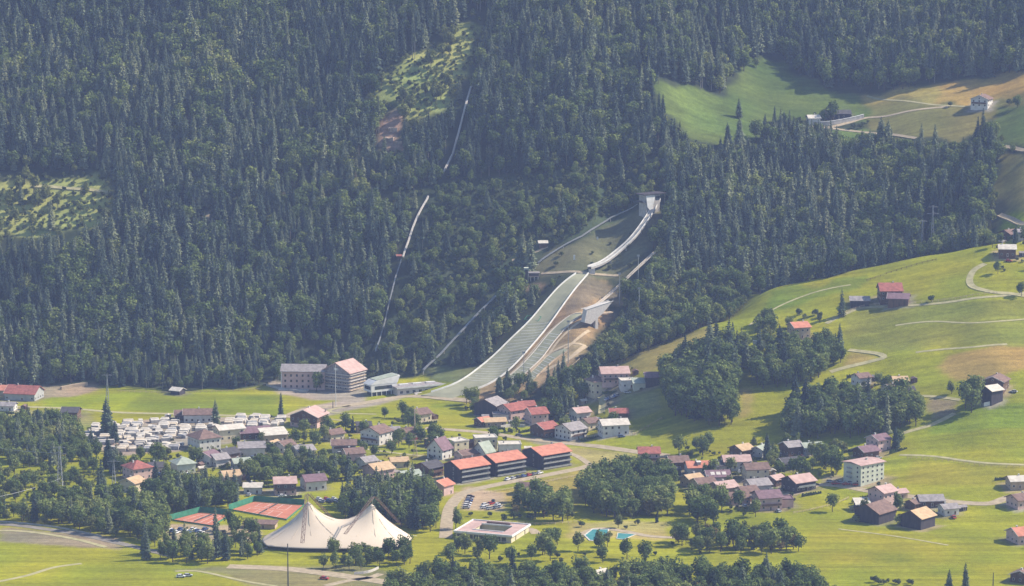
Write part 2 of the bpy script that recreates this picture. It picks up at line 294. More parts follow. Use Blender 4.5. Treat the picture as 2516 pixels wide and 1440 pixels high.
P('rubber', (.03, .03, .03)); P('red_cloth', (.5, .05, .05)); P('blue_cloth', (.08, .14, .25)); P('caravan_white', (.54, .49, .42), (.36, .33, .28), .35); P('awning_tan', (.52, .44, .33), (.42, .35, .26), .5); P('awning_grey', (.30, .29, .29), (.2, .2, .2), .5)
P('sand_track', (.46, .36, .23), (.36, .28, .18), .5); P('rock', (.40, .33, .26), (.24, .19, .15), .5)
for k, c in dict(car_white=(.75, .75, .74), car_silver=(.42, .43, .44), car_black=(.03, .03, .035), car_blue=(.05, .10, .25), car_red=(.38, .03, .03), car_grey=(.16, .17, .18)).items(): M[k] = mat(k, c, tuple(x*.9 for x in c), .5, rough=.3, spec=.5)

# ------------------------------------------------------------------ roads, paths (ribbons laid on the ground)
ROADLINES = []
def smooth_line(pts, step=2.5):
    p = [Vector((q.x, q.y)) for q in pts]; out = []
    for i in range(len(p)-1):
        a, b_, c, d = p[max(i-1, 0)], p[i], p[i+1], p[min(i+2, len(p)-1)]; n_ = max(2, int((c-b_).length/step))
        for k in range(n_):
            t = k/n_; out.append(.5*((2*b_)+(c-a)*t+(2*a-5*b_+4*c-d)*t*t+(3*b_-a-3*c+d)*t**3))
    out.append(p[-1]); return out
def ribbon(name, px_pts, width, m, label=None, cat=None, kind='structure', lift=.12, thick=.0, raw=None, avoid=1.5):
    line = smooth_line([g(*q) for q in px_pts] if raw is None else raw); X, Y, Z = [], [], []
    for i, p in enumerate(line):
        t = (line[min(i+1, len(line)-1)]-line[max(i-1, 0)]).normalized(); nrm = Vector((-t.y, t.x)); row = [p+nrm*width*s for s in (-.5, -.17, .17, .5)]
        X.append([q.x for q in row]); Y.append([q.y for q in row])
    X, Y = np.array(X), np.array(Y); Z = HT(X, Y)+lift
    Z = np.maximum(Z, (HT(X, Y).mean(1)+lift)[:, None]-.3)
    X = np.concatenate([X[:, :1], X, X[:, -1:]], 1); Y = np.concatenate([Y[:, :1], Y, Y[:, -1:]], 1); Z = np.concatenate([Z[:, :1]-.8, Z, Z[:, -1:]-.8], 1)
    ROADLINES.append((np.array([[p.x, p.y] for p in line]), width/2+avoid))
    me = grid_mesh(name, X, Y, Z, [M[m]])
    for p_ in me.polygons: p_.use_smooth = False
    return tag(link(name, me), label, cat, kind=kind)
ribbon('road', [(-60, 998), (60, 1000), (170, 1004), (300, 1014), (430, 1017), (560, 1021), (700, 1026)], 4.5, 'path', 'pale straight lane along the green field above the campsite')
ribbon('road', [(700, 1026), (745, 1008), (800, 1000), (860, 996), (930, 984), (1000, 974), (1100, 980), (1160, 984)], 7, 'gravel', 'wide pale road past the stadium building')
ribbon('path', [(860, 997), (810, 1008), (830, 1015), (925, 1018)], 2.6, 'path', 'thin pale path curling round the field')
ribbon('path', [(812, 1030), (880, 1038)], 2.6, 'path', 'short pale path behind the chalet')
ribbon('road', [(1045, 1052), (1120, 1057), (1200, 1064), (1290, 1078), (1400, 1090), (1500, 1101), (1575, 1112), (1640, 1120)], 6.5, 'gravel', 'pale village road running right to the pink house')
ribbon('path', [(880, 1101), (960, 1112), (1040, 1121)], 2.6, 'path', 'thin pale path across the dry meadow')
ribbon('road', [(1095, 1322), (1098, 1285), (1105, 1250), (1125, 1222), (1160, 1205), (1240, 1187), (1340, 1168), (1420, 1152), (1452, 1144)], 6.5, 'gravel', 'pale access road below the three dark blocks')
ribbon('path', [(1452, 1144), (1425, 1125), (1395, 1112)], 4, 'gravel', 'gravel path rising past the third dark block')
ribbon('path', [(1478, 1015), (1480, 985), (1476, 975)], 4, 'path', 'short steep drive up to the white houses')
ribbon('road', [(1905, 1222), (1960, 1210), (2010, 1192), (2080, 1196), (2130, 1206), (2220, 1218), (2300, 1229), (2420, 1238), (2480, 1222), (2560, 1205)], 5.5, 'gravel', 'pale lane in front of the apartment house and the dark barns')
ribbon('path', [(2210, 1118), (2300, 1122), (2370, 1132), (2440, 1139), (2560, 1144)], 2.6, 'path', 'thin yellowish path across the right meadow')
ribbon('path', [(2195, 1072), (2240, 1058), (2285, 1045), (2345, 1016)], 3.4, 'path', 'pale path climbing between two clumps of trees')
ribbon('path', [(2258, 973), (2310, 976), (2360, 983)], 3, 'path', 'short pale path leading to the steel barn')
ribbon('road', [(2040, 914), (2090, 900), (2140, 888), (2172, 878), (2150, 868), (2085, 860)], 4, 'path', 'pale hairpin bend on the green hillside')
ribbon('path', [(2250, 866), (2320, 858), (2400, 852), (2475, 846)], 2.2, 'path', 'faint terrace track across the hillside')
ribbon('path', [(2030, 795), (2080, 770), (2130, 755), (2250, 750), (2360, 738), (2450, 728), (2560, 715)], 3, 'path', 'pale lane to the red farm from the right')
ribbon('path', [(2200, 800), (2300, 790), (2420, 792), (2560, 780)], 1.6, 'path', 'faint contour track below the lane to the lone farmhouse')
ribbon('path', [(1840, 800), (1900, 760), (1990, 722), (2090, 700)], 1.4, 'path', 'faint cattle track below the crest of the green hill')
ribbon('path', [(2060, 1300), (2200, 1318), (2330, 1340)], 1.6, 'path', 'faint wheel track below the two front barns')
ribbon('road', [(2420, 648), (2392, 665), (2382, 690), (2395, 707), (2440, 718), (2485, 722), (2560, 735)], 4.2, 'path', 'pale looping lane at the right edge')
ribbon('path', [(2455, 528), (2480, 538), (2520, 552), (2570, 565)], 3.5, 'gravel', 'pale lane end at the upper right edge')
ribbon('road', [(1990, 312), (2060, 318), (2130, 326), (2200, 332), (2250, 340)], 3.2, 'gravel', 'pale lane below the walled upper farm')
ribbon('road', [(2030, 315), (2080, 303), (2128, 290), (2190, 283), (2330, 262)], 3.2, 'gravel', 'pale drive between the walled farm and the chalet')
ribbon('path', [(2130, 236), (2210, 247), (2290, 257), (2390, 262)], 2.2, 'path', 'faint track crossing the dry upper meadow')
ribbon('path', [(2440, 362), (2480, 362), (2520, 370), (2570, 378)], 4, 'gravel', 'pale farm track at the far right')
ribbon('path', [(75, 458), (160, 463), (268, 474)], 3.2, 'path', 'forest track across the scrubby clearing')
ribbon('road', [(-60, 1286), (30, 1290), (110, 1300), (190, 1312), (290, 1334), (420, 1365)], 5, 'asphalt', 'grey embankment road at the lower left')
ribbon('path', [(-60, 1304), (60, 1306), (180, 1324), (260, 1345)], 3, 'path', 'grassy track beside the embankment road')
ribbon('road', [(560, 1392), (700, 1398), (820, 1412), (930, 1428), (1040, 1448)], 8, 'gravel', 'wide pale road crossing the bottom of the picture')
ribbon('path', [(430, 1404), (480, 1403), (530, 1412), (600, 1428), (680, 1441)], 2.4, 'path', 'thin pale track curving through the bottom meadow')
ribbon('road', [(800, 1440), (850, 1428), (905, 1420), (935, 1410)], 4, 'gravel', 'light slip road joining the bottom road')
ribbon('path', [(1330, 672), (1380, 669), (1440, 671), (1490, 676), (1520, 677)], 2.6, 'gravel', 'level footpath joining the judges tower and the take off table')
ribbon('path', [(1300, 925), (1350, 905), (1400, 880), (1440, 850)], 3, 'sand_track', 'sandy service track beside the small jumps')
ribbon('path', [(1440, 850), (1390, 848), (1330, 880), (1300, 905)], 2, 'sand_track', 'narrow sandy track looping over the bare slope')
ribbon('path', [(1435, 768), (1400, 776), (1355, 810), (1315, 855), (1275, 900), (1235, 935)], 1.6, 'sand_track', 'sandy edge track on the left of the middle landing slope')
ribbon('path', [(1440, 782), (1405, 805), (1370, 840), (1340, 880), (1300, 920), (1262, 955)], 1.6, 'sand_track', 'sandy edge track on the right of the middle landing slope')
ribbon('path', [(1448, 812), (1410, 840), (1388, 856), (1352, 868), (1322, 895), (1296, 920)], 1.8, 'sand_track', 'sandy stair track dropping from the jump platform')
ribbon('path', [(1258, 640), (1290, 630), (1345, 606)], 2, 'gravel', 'faint path above the judges tower')
ribbon('path', [(1170, 1300), (1230, 1292), (1300, 1300), (1318, 1312)], 5, 'gravel', 'pale forecourt path round the low pavilion')
ribbon('path', [(1420, 1316), (1470, 1299), (1530, 1305), (1600, 1318), (1690, 1322)], 4.5, 'gravel', 'pale walkway above the swimming pools')
ribbon('road', [(-60, 1440), (60, 1416), (130, 1395), (200, 1385)], 2.5, 'path', 'faint farm track in the bottom left meadow')

# ------------------------------------------------------------------ buildings
FOOT = []                                     # circles and boxes that trees keep clear of
def window_mesh(wd, h, fm, name='window'):
    m = MB(); m.box(-wd/2, wd/2, -.07, .0, 0, h, 0); m.box(-wd/2+.10, wd/2-.10, -.095, -.072, .10, h-.10, 1)
    return m.mesh(name, [fm, M['glass']])
WIN = {}
def win(wd, h, fm='trim'):
    k = (wd, h, fm)
    if k not in WIN: WIN[k] = window_mesh(wd, h, M[fm])
    return WIN[k]
DOOR = {}
def door(wd=1.1, h=2.1, m='door'):
    k = (wd, h, m)
    if k not in DOOR: q = MB(); q.box(-wd/2, wd/2, -.08, 0, 0, h, 0); q.box(-wd/2+.15, wd/2-.15, -.10, -.082, .2, h-.25, 1); DOOR[k] = q.mesh('door', [M['trim'], M[m]])
    return DOOR[k]
LAND = []                                     # landmarks for tree labels
def house(px, row, L, Wd, H, ang, roof, wall, label, name='house', cat='house', kind='gable', pitch=.42, over=.9, timber=None, rows=None, windows=True, chim=1, balc=None, short=None, door_m='door', big=False, y=None, z=None, sink=2.2, dorm=0, solar=0):
    if ang > 20: ang *= .95
    if L > 4.5: L *= 1.02; Wd *= 1.22; H *= 1.05
    p = g(px, row) if y is None else at(px, row, y)
    base = p.z if z is None else z
    t = thing(name, label, cat, (p.x, p.y, base), math.radians(ang))
    FOOT.append((p.x, p.y, math.radians(ang), L/2+1.2, Wd/2+1.2)); LAND.append((p.x, p.y, short or label.split(' with ')[0].split(' behind')[0], max(L, Wd)/2))
    a, c = L/2, Wd/2; R = c*pitch; w_ = M[wall]
    b = MB()
    tz = H if timber is None else timber
    if kind in ('gable', 'mono'):
        if timber is None:
            if kind == 'gable': b.ext([(-c, -sink), (c, -sink), (c, H), (0, H+R), (-c, H)], -a, a, axis='x')
            else: b.ext([(-c, -sink), (c, -sink), (c, H+2*R), (-c, H)], -a, a, axis='x')
            b.build('wall', w_, t)
        else:
            b.box(-a, a, -c, c, -sink, timber); b.build('wall', w_, t)
            q = MB(); q.ext([(-c-.05, timber+.002), (c+.05, timber+.002), (c+.05, H), (0, H+R), (-c-.05, H)], -a-.05, a+.05, axis='x'); q.build('timber_storey', M['wall_timber' if wall != 'wall_dark' else 'wall_dark'], t)
    else: b.box(-a, a, -c, c, -sink, H); b.build('wall', w_, t)
    r = MB(); th = .28; o = over
    if kind == 'gable':
        e = H-pitch*o; r.ext([(-c-o, e), (0, H+R), (c+o, e), (c+o, e+th), (0, H+R+th+.02), (-c-o, e+th)], -a-o*.8, a+o*.8, axis='x')
    elif kind == 'mono':
        r.ext([(-c-o, H-pitch*o), (c+o, H+2*R+pitch*o), (c+o, H+2*R+pitch*o+th), (-c-o, H-pitch*o+th)], -a-o*.7, a+o*.7, axis='x')
    elif kind == 'hip':
        z0 = H-.05; rz = H+c*pitch*1.25; rl = max(a-c*.9, .3)
        q = [(-a-o, -c-o), (a+o, -c-o), (a+o, c+o), (-a-o, c+o)]; k = len(r.v); r.v += [(x, y_, z0) for x, y_ in q]+[(x, y_, z0+.22) for x, y_ in q]+[(-rl, 0, rz+.22), (rl, 0, rz+.22)]
        for f in ((0, 3, 2, 1), (0, 1, 5, 4), (1, 2, 6, 5), (2, 3, 7, 6), (3, 0, 4, 7), (4, 5, 9, 8), (6, 7, 8, 9), (5, 6, 9), (7, 4, 8)): r.f.append(tuple(k+i for i in f)); r.m.append(0)
    else:
        r.box(-a-.25, a+.25, -c-.25, c+.25, H, H+.25); r.box(-a-.25, a+.25, -c-.25, -c+.1, H+.25, H+.55); r.box(-a-.25, a+.25, c-.1, c+.25, H+.25, H+.55); r.box(-a-.25, -a+.1, -c+.1, c-.1, H+.25, H+.55); r.box(a-.1, a+.25, -c+.1, c-.1, H+.25, H+.55)
    ro = r.build('roof', M[roof], t)
    if kind == 'gable' and not big:
        q = MB(); q.ext([(-c-o-.06, H-pitch*o-.02), (-c-o, H-pitch*o+th+.05), (0, H+R+th+.08), (c+o, H-pitch*o+th+.05), (c+o+.06, H-pitch*o-.02), (0, H+R-.04)], -a-o*.8-.12, -a-o*.8-.01, axis='x'); q.build('bargeboard', M['trim' if random.random() < .45 else 'wall_timber'], ro)
    if chim:
        q = MB(); cx_ = random.uniform(-.3, .3)*L; hz_ = H+R+.9 if kind != 'flat' else H+1.3; q.box(cx_-.35, cx_+.35, -.2, .5, H+.1, hz_); q.box(cx_-.45, cx_+.45, -.3, .6, hz_, hz_+.15); q.build('chimney', M['wall_white' if random.random() < .6 else 'concrete'], ro)
    for i in range(solar):
        x0 = -a*.7+i*(1.5*a/max(solar, 1)); q = MB(); ya, yb = -c*.8, -c*.35; q.ext([(ya, H+(c+ya)*pitch+th+.05), (yb, H+(c+yb)*pitch+th+.05), (yb, H+(c+yb)*pitch+th+.15), (ya, H+(c+ya)*pitch+th+.15)], x0, x0+1.1*a/max(solar, 1), axis='x'); q.build('solar_panel', M['glass'] if dorm else M['trim'], ro)
    if dorm and not solar:
        for i in range(dorm):
            x0 = (i-(dorm-1)/2)*L*.4; q = MB(); q.box(x0-1.0, x0+1.0, -c*.7, -c*.1, H+.3, H+R+.1); q.box(x0-1.25, x0+1.25, -c*.8, 0, H+R+.1, H+R+.3); q.build('dormer', M[wall], ro)
    if windows:
        fl = rows or max(1, int((H-.3)//2.6)); step = (H-.2)/fl if kind != 'x' else 2.7
        fm = 'trim' if wall not in ('wall_white', 'wall_cream') else 'wall_timber' if random.random() < .5 else 'trim'
        doored = False
        for f in range(fl):
            z_ = f*step+.95
            nx = max(1, int(L/3.1))
            for i in range(nx):
                x = (i+.5)/nx*L-a+random.uniform(-.15, .15); off = -.052 if (timber is not None and z_ > timber-.3) else -.002
                if f == 0 and not doored and i == nx//2: link('door', door(m=door_m), t, (x, -c-.002, 0)); doored = True; continue
                if random.random() < .1: continue
                link('window', win(1.15, 1.25, fm), t, (x, -c+off, z_))
            ny = max(1, int(Wd/3.2))
            for i in range(ny):
                y_ = (i+.5)/ny*Wd-c; off = .052 if (timber is not None and z_ > timber-.3) else .002
                link('window', win(1.05, 1.2, fm), t, (-a-off, y_, z_), -math.pi/2)
                if ang < 30: link('window', win(1.05, 1.2, fm), t, (a+off, y_, z_), math.pi/2)
        if kind == 'gable' and R > 1.3: link('window', win(.9, .9, fm), t, (-a-(.052 if timber is not None else .002), 0, H+.1), -math.pi/2)
    if balc:
        for side in balc:
            zb = 2.75 if H > 4 else 2.2
            q = MB(); rail = []
            if side == 'f': q.box(-a*.85, a*.85, -c-1.35, -c-.06, zb-.16, zb); q.box(-a*.85, a*.85, -c-1.35, -c-1.27, zb, zb+.95)
            elif side == 'l': q.box(-a-1.35, -a-.06, -c*.85, c*.85, zb-.16, zb); q.box(-a-1.35, -a-1.27, -c*.85, c*.85, zb, zb+.95)
            q.build('balcony', M['wall_timber' if wall != 'wall_dark' else 'steel'], t)
    return t
# (px, row, length, width, height, angle, roof, wall, label, options)
T_ = True
HOUSES = []
HS = [
 (60, 979, 19, 12, 4.2, -14, 'roof_red', 'wall_grey', 'long barn with a bright red metal roof at the left edge', dict(name='barn', cat='barn', pitch=.5, short='the red roofed barn at the left edge')),
 (8, 968, 9, 8, 3.2, -14, 'roof_orange', 'wall_tan', 'low orange roofed annex left of the red roofed barn', dict(windows=False, name='shed', cat='shed')),
 (20, 1007, 9, 6, 3, -8, 'roof_grey', 'wall_white', 'small grey roofed house below the red roofed barn', dict(rows=1)),
 (437, 968, 6.5, 5, 2.6, -28, 'roof_pale', 'wall_dark', 'tiny field hut with a pale roof at the foot of the forest', dict(name='hut', cat='hut', windows=False, chim=0)),
 (175, 1026, 9.5, 8, 4, -6, 'roof_dark', 'wall_timber', 'dark hay barn half hidden by trees beside the lane', dict(name='barn', cat='barn', chim=0)),
 (487, 1034, 16, 9, 4.6, 4, 'roof_brown', 'wall_white', 'campsite house with a wide reddish brown roof', dict(short='the brown roofed campsite house')),
 (448, 1030, 8, 8, 3.2, 4, 'roof_brown', 'wall_timber', 'low timber annex left of the brown roofed campsite house', dict(chim=0)),
 (502, 1100, 13, 12, 6.3, 35, 'roof_brown', 'wall_white', 'large white house with a hipped brownish roof by the caravans', dict(kind='hip', short='the hipped white house by the caravans')),
 (563, 1078, 15, 8, 6.2, 28, 'roof_pale', 'wall_cream', 'tall hall with a pale roof and cream slatted front beside the campsite', dict(name='hall', cat='hall', pitch=.35, short='the pale roofed campsite hall')),
 (624, 1074, 17, 9, 3.6, 18, 'roof_purple', 'wall_timber', 'long low dark brown shed between the two pale roofed halls', dict(name='shed', cat='shed', chim=0)),
 (672, 1082, 14, 8, 4, 22, 'roof_pale', 'wall_tan', 'workshop with a pale single pitch roof and dark edge', dict(kind='mono', pitch=.2, name='workshop', cat='workshop', chim=0)),
 (760, 1044, 15, 14, 6.2, 72, 'roof_pink', 'wall_pink', 'big wide gabled farmhouse with pinkish timber gable near the gravel road', dict(timber=3.0, balc='l', short='the wide gabled farmhouse')),
 (672, 1105, 6, 6, 3.6, 60, 'roof_tan', 'wall_cream', 'little cream gabled cabin below the pale workshop', dict(rows=1, chim=0)),
 (618, 1118, 14, 9, 5, 8, 'roof_grey', 'wall_white', 'white house with a grey roof in front of the cream cabin', dict()),
 (512, 1140, 9, 8, 5, 62, 'roof_purple', 'wall_white', 'white gabled house with a dark plum roof left of its twin', dict(short='the white gabled house')),
 (538, 1142, 8, 8, 4, 35, 'roof_grey', 'wall_white', 'white garage house with a light gable facing right', dict()),
 (450, 1159, 10, 9, 5, 28, 'roof_green', 'wall_greenwhite', 'pale greenish house with a light flat hipped roof and pillars', dict(kind='hip', short='the pale greenish house')),
 (338, 1174, 11, 10, 6, 38, 'roof_red', 'wall_pink', 'peach house with a low hipped red roof at the left', dict(kind='hip', short='the hipped red roofed peach house')),
 (326, 1203, 9, 8, 4.5, 62, 'roof_tan', 'wall_cream', 'cream gabled house in front of the peach house', dict()),
 (385, 1160, 8, 7, 3.5, 8, 'roof_dark', 'wall_white', 'dark roofed white annex right of the peach house', dict()),
 (566, 1184, 9, 8, 4, 25, 'roof_tan', 'wall_tan', 'small house with a sandy orange roof sunk among trees', dict(short='the sandy orange roofed house')),
 (622, 1210, 9, 6, 3.5, 0, 'roof_pale', 'wall_white', 'low white house behind the red tennis courts', dict()),
 (700, 1211, 11, 9, 6, 8, 'roof_pink', 'wall_pink', 'chalet with a pinkish grey roof and brown upper floor behind the tennis courts', dict(timber=3, balc='f', short='the chalet behind the tennis courts')),
 (770, 1200, 11, 9, 5, 22, 'roof_purple', 'wall_white', 'house with a reddish brown roof above the tent', dict(short='the reddish brown roofed house above the tent')),
 (925, 1087, 12, 11, 6.6, 58, 'roof_brown', 'wall_white', 'white three storey house with a brownish gable roof in the middle of the village', dict(balc='l', short='the white three storey house')),
 (893, 1060, 8, 6, 4, 10, 'roof_dark', 'wall_tan', 'orange tinted small house behind the white three storey house', dict()),
 (1030, 1032, 10, 9, 4.4, 38, 'roof_brown', 'wall_cream', 'cream house with a brown roof on the green field', dict(short='the cream house on the green field')),
 (845, 1108, 13, 8, 4.2, 4, 'roof_brown', 'wall_white', 'long low house with a mauve brown roof and white balcony front', dict(balc='f')),
 (930, 1172, 12, 10, 5, 40, 'roof_tan', 'wall_pink', 'house with an orange and brown roof above the tall dark trees', dict(short='the orange and brown roofed house')),
 (1054, 1168, 11, 9, 5.2, 50, 'roof_dark', 'wall_timber', 'dark timber chalet left of the three dark blocks', dict(balc='f', short='the dark timber chalet')),
 (1006, 1184, 10, 8, 4, 30, 'roof_green', 'wall_grey', 'grey green roofed house by the tall lattice mast', dict()),
 (980, 1146, 9, 6, 3.4, 12, 'roof_tan', 'wall_cream', 'low cream shed behind the grey green roofed house', dict(name='shed', cat='shed')),
 (1080, 1124, 9, 8.5, 5.6, 58, 'roof_purple', 'wall_white', 'white house with a steep dark plum roof', dict(pitch=1.0, short='the steep roofed white house')),
 (1124, 1108, 9, 8, 6, 32, 'roof_pale', 'wall_cream', 'cream flat roofed cube house right of the steep roofed white house', dict(kind='flat', short='the cream cube house')),
 (1192, 1100, 12, 8, 6, 10, 'roof_pale', 'wall_cream', 'taller cream flat roofed house with small dark windows', dict(kind='flat')),
 (1188, 1126, 7, 8, 4.4, 48, 'roof_green', 'wall_white', 'small house with a steep grey green roof before the cream flat roofed houses', dict(pitch=.95)),
 (1252, 1112, 12, 8, 5, 4, 'roof_pale', 'wall_white', 'white flat roofed house behind the middle dark block', dict(kind='flat')),
 (1085, 1212, 8, 8, 5, 55, 'roof_orange', 'wall_pink', 'narrow house with an orange red roof left of the front dark block', dict(short='the narrow orange roofed house')),
 (1206, 1018, 13, 12, 6.5, 62, 'roof_grey', 'wall_dark', 'big dark barn with a grey roof beside the red roofed houses', dict(name='barn', cat='barn', windows=False, chim=0, short='the big dark barn')),
 (1230, 1030, 9, 6, 3.2, 2, 'roof_grey', 'wall_white', 'white stable front under the grey roofed dark barn', dict(kind='flat', chim=0)),
 (1258, 1026, 12, 11, 5.5, 40, 'roof_red', 'wall_pink', 'pink house with a broad red roof left of its darker red neighbour', dict(short='the broad red roofed house')),
 (1292, 1014, 9, 8, 4.8, 15, 'roof_red', 'wall_pink', 'red roofed house tucked behind the broad red roofed house', dict(chim=2)),
 (1318, 1040, 10, 10, 6.5, 22, 'roof_red', 'wall_pink', 'pink two storey house with a dark red roof', dict(short='the pink two storey house')),
 (1338, 1070, 11, 10, 5, 42, 'roof_red', 'wall_timber', 'brown chalet with a small red roof above the village road', dict(timber=2.6, short='the brown red roofed chalet')),
 (1402, 1076, 12, 11, 5.8, 44, 'roof_grey', 'wall_white', 'white house with a light grey gable roof above the village road', dict(balc='f', short='the light grey roofed white house')),
 (1425, 1029, 9, 8, 4.6, 30, 'roof_pink', 'wall_white', 'little white house with a pinkish roof under the church', dict()),
 (1507, 1066, 15, 9, 6, 14, 'roof_pale', 'wall_white', 'long white house with many windows beside the shaded meadow', dict(short='the long white house')),
 (1520, 1026, 10, 7, 3.4, 2, 'roof_red', 'wall_timber', 'low red roofed barn behind the long white house', dict(name='barn', cat='barn', chim=1, windows=False)),
 (1508, 938, 16, 11, 6, 8, 'roof_pink', 'wall_pink', 'large pinkish inn with a wide gable roof at the top of the village', dict(balc='f', short='the large pinkish inn')),
 (1540, 950, 8, 8, 4, 8, 'roof_pale', 'wall_white', 'white garage wing right of the pinkish inn', dict(kind='flat')),
 (1466, 966, 9, 8.5, 7.5, 30, 'roof_brown', 'wall_cream', 'tall cream house with a brown hipped roof below the inn', dict(kind='hip', short='the tall cream house')),
 (1573, 950, 8.5, 6, 2.6, 6, 'roof_green', 'wall_greenwhite', 'pale green carport beside the dark hillside barn', dict(kind='mono', pitch=.2, windows=False, chim=0, name='carport', cat='carport')),
 (1606, 940, 10, 8, 4, 2, 'roof_purple', 'wall_dark', 'dark barn with a plum grey roof touching the wooded clump', dict(name='barn', cat='barn', windows=False, chim=0)),
 (1594, 1136, 11, 9, 6, 2, 'roof_red', 'wall_pink', 'pink house with a square red roof at the end of the village road', dict(balc='f', chim=2, short='the pink house at the road end')),
 (1714, 1164, 12, 9, 4.4, 8, 'roof_orange', 'wall_white', 'house with an orange roof and a pale dormer in the right village', dict(dorm=1, short='the orange roofed house with a dormer')),
 (1665, 1150, 10, 9, 4.2, 10, 'roof_brown', 'wall_timber', 'brownish roofed house left of the orange roof with a dormer', dict()),
 (1650, 1166, 9, 6, 3, 5, 'roof_dark', 'wall_dark', 'dark open carport left of the orange roofed house', dict(kind='flat', windows=False, chim=0, name='carport', cat='carport')),
 (1822, 1120, 9, 8, 4.2, 42, 'roof_tan', 'wall_timber', 'timber house with a bright straw coloured roof', dict(short='the straw coloured roof')),
 (1868, 1118, 7, 6, 3.6, 55, 'roof_green', 'wall_grey', 'small grey gabled house right of the straw coloured roof', dict()),
 (1808, 1150, 14, 9, 4.6, 6, 'roof_pink', 'wall_white', 'white house with a large pinkish grey roof below the straw coloured roof', dict(short='the large pinkish grey roof')),
 (1856, 1174, 12, 9, 5.6, 10, 'roof_brown', 'wall_cream', 'cream house with a brown roof and a pale chimney', dict(short='the cream brown roofed house')),
 (1762, 1184, 12, 9, 3.8, 8, 'roof_purple', 'wall_grey', 'dark plum roof with three light skylights', dict(solar=3, chim=0, short='the plum roof with skylights')),
 (1728, 1204, 10, 8, 4.4, 25, 'roof_brown', 'wall_cream', 'cream house with a mossy brown roof left of the plum roof with skylights', dict()),
 (1778, 1212, 11, 9, 4, 30, 'roof_pink', 'wall_tan', 'house with a smooth pinkish grey roof below the plum roof with skylights', dict()),
 (1860, 1206, 11, 9, 4, 22, 'roof_grey', 'wall_grey', 'grey roofed house directly behind the pink corner house', dict()),
 (1884, 1248, 12, 10, 6.4, 16, 'roof_purple', 'wall_pink', 'pink corner house with a reddish plum roof and paired windows', dict(balc='f', short='the pink corner house')),
 (1812, 1236, 10, 8, 3.6, 18, 'roof_brown', 'wall_pink', 'low pinkish house left of the pink corner house', dict()),
 (1928, 1243, 7.5, 7, 4, 5, 'roof_purple', 'wall_pink', 'plain pinkish garage right of the pink corner house', dict(kind='flat', windows=False, chim=0, name='garage', cat='garage')),
 (1962, 1202, 13, 10, 5, 35, 'roof_pink', 'wall_dark', 'dark gabled chalet with a pale pinkish roof at the lane', dict(balc='f', short='the dark gabled chalet at the lane')),
 (1944, 1116, 9, 8, 5, 28, 'roof_grey', 'wall_timber', 'house with a bluish grey roof below the big wood', dict(short='the bluish grey roof')),
 (1994, 1110, 11, 8, 3, 18, 'roof_green', 'wall_grey', 'low greyish roof right of the bluish grey roof', dict(chim=1)),
 (1936, 1150, 10, 8, 3.6, 28, 'roof_dark', 'wall_dark', 'dark hay barn among shrubs below the bluish grey roof', dict(name='barn', cat='barn', windows=False, chim=0)),
 (2158, 1104, 9, 8, 6, 38, 'roof_purple', 'wall_pink', 'pink house with a plum roof under the wood edge', dict(short='the pink house under the wood')),
 (2128, 1121, 10, 8, 3.6, 32, 'roof_purple', 'wall_timber', 'low plum roofed shed left of the pink house under the wood', dict()),
 (2168, 1238, 10, 9, 7, 42, 'roof_pink', 'wall_pink', 'tall peach house with a pink roof behind the dark barns', dict(short='the tall peach house')),
 (2150, 1278, 15, 12, 5.4, 52, 'roof_brown', 'wall_dark', 'large dark barn with a brown roof, left of the two front barns', dict(name='barn', cat='barn', windows=False, chim=0, pitch=.5, short='the left dark barn')),
 (2118, 1252, 7, 6, 3.2, 5, 'roof_pale', 'wall_dark', 'small dark lean-to behind the left dark barn', dict(kind='mono', pitch=.2, windows=False, chim=0, name='shed', cat='shed')),
 (2255, 1293, 12, 10, 5.6, 50, 'roof_tan', 'wall_dark', 'dark barn with a light sandy roof, right of the two front barns', dict(name='barn', cat='barn', windows=False, chim=0, pitch=.5, short='the right dark barn')),
 (2285, 1240, 12, 8, 3, 6, 'roof_grey', 'wall_timber', 'long low grey roof behind the right dark barn', dict(chim=0)),
 (2210, 1222, 6, 5, 3, 25, 'roof_pink', 'wall_tan', 'small peach garden house right of the tall peach house', dict(rows=1)),
 (2330, 1262, 8, 6, 3.4, 20, 'roof_grey', 'wall_white', 'small white gabled house right of the right dark barn', dict()),
 (2500, 1197, 10, 7, 4, 10, 'roof_pale', 'wall_tan', 'light roofed house at the right edge above the lane', dict()),
 (2508, 1242, 11, 8, 4, 30, 'roof_brown', 'wall_pink', 'brown roofed house at the right edge below the lane', dict()),
 (2512, 1330, 11, 10, 4.4, 20, 'roof_orange', 'wall_pink', 'house with a salmon roof at the lower right edge', dict()),
 (2516, 1428, 9, 8, 3.6, 60, 'roof_brown', 'wall_timber', 'brown gabled shed in the bottom right corner', dict(name='shed', cat='shed')),
 (2186, 736, 13, 11, 6.2, 2, 'roof_red', 'wall_timber', 'red roofed farmhouse standing alone high on the meadow', dict(pitch=.55, short='the lone red roofed farmhouse')),
 (2208, 746, 12, 9, 3.8, -12, 'roof_purple', 'wall_timber', 'plum coloured barn built against the lone red roofed farmhouse', dict(name='barn', cat='barn', windows=False, chim=0)),
 (2112, 748, 11, 7, 3, -3, 'roof_grey', 'wall_dark', 'low grey shed left of the lone red roofed farmhouse', dict(name='shed', cat='shed', windows=False, chim=0)),
 (1962, 828, 10, 9, 6.5, 20, 'roof_orange', 'wall_tan', 'orange roofed house among the hillside trees', dict(short='the orange roofed hillside house')),
 (2116, 944, 8, 7, 4.5, 30, 'roof_brown', 'wall_white', 'white house half hidden at the top of the big wood', dict()),
 (2198, 975, 11, 9, 5, 30, 'roof_brown', 'wall_cream', 'cream house at the upper edge of the big wood', dict()),
 (2210, 948, 8, 7, 3.5, 5, 'roof_tan', 'wall_timber', 'brown hut with a sandy roof at the top of the big wood', dict()),
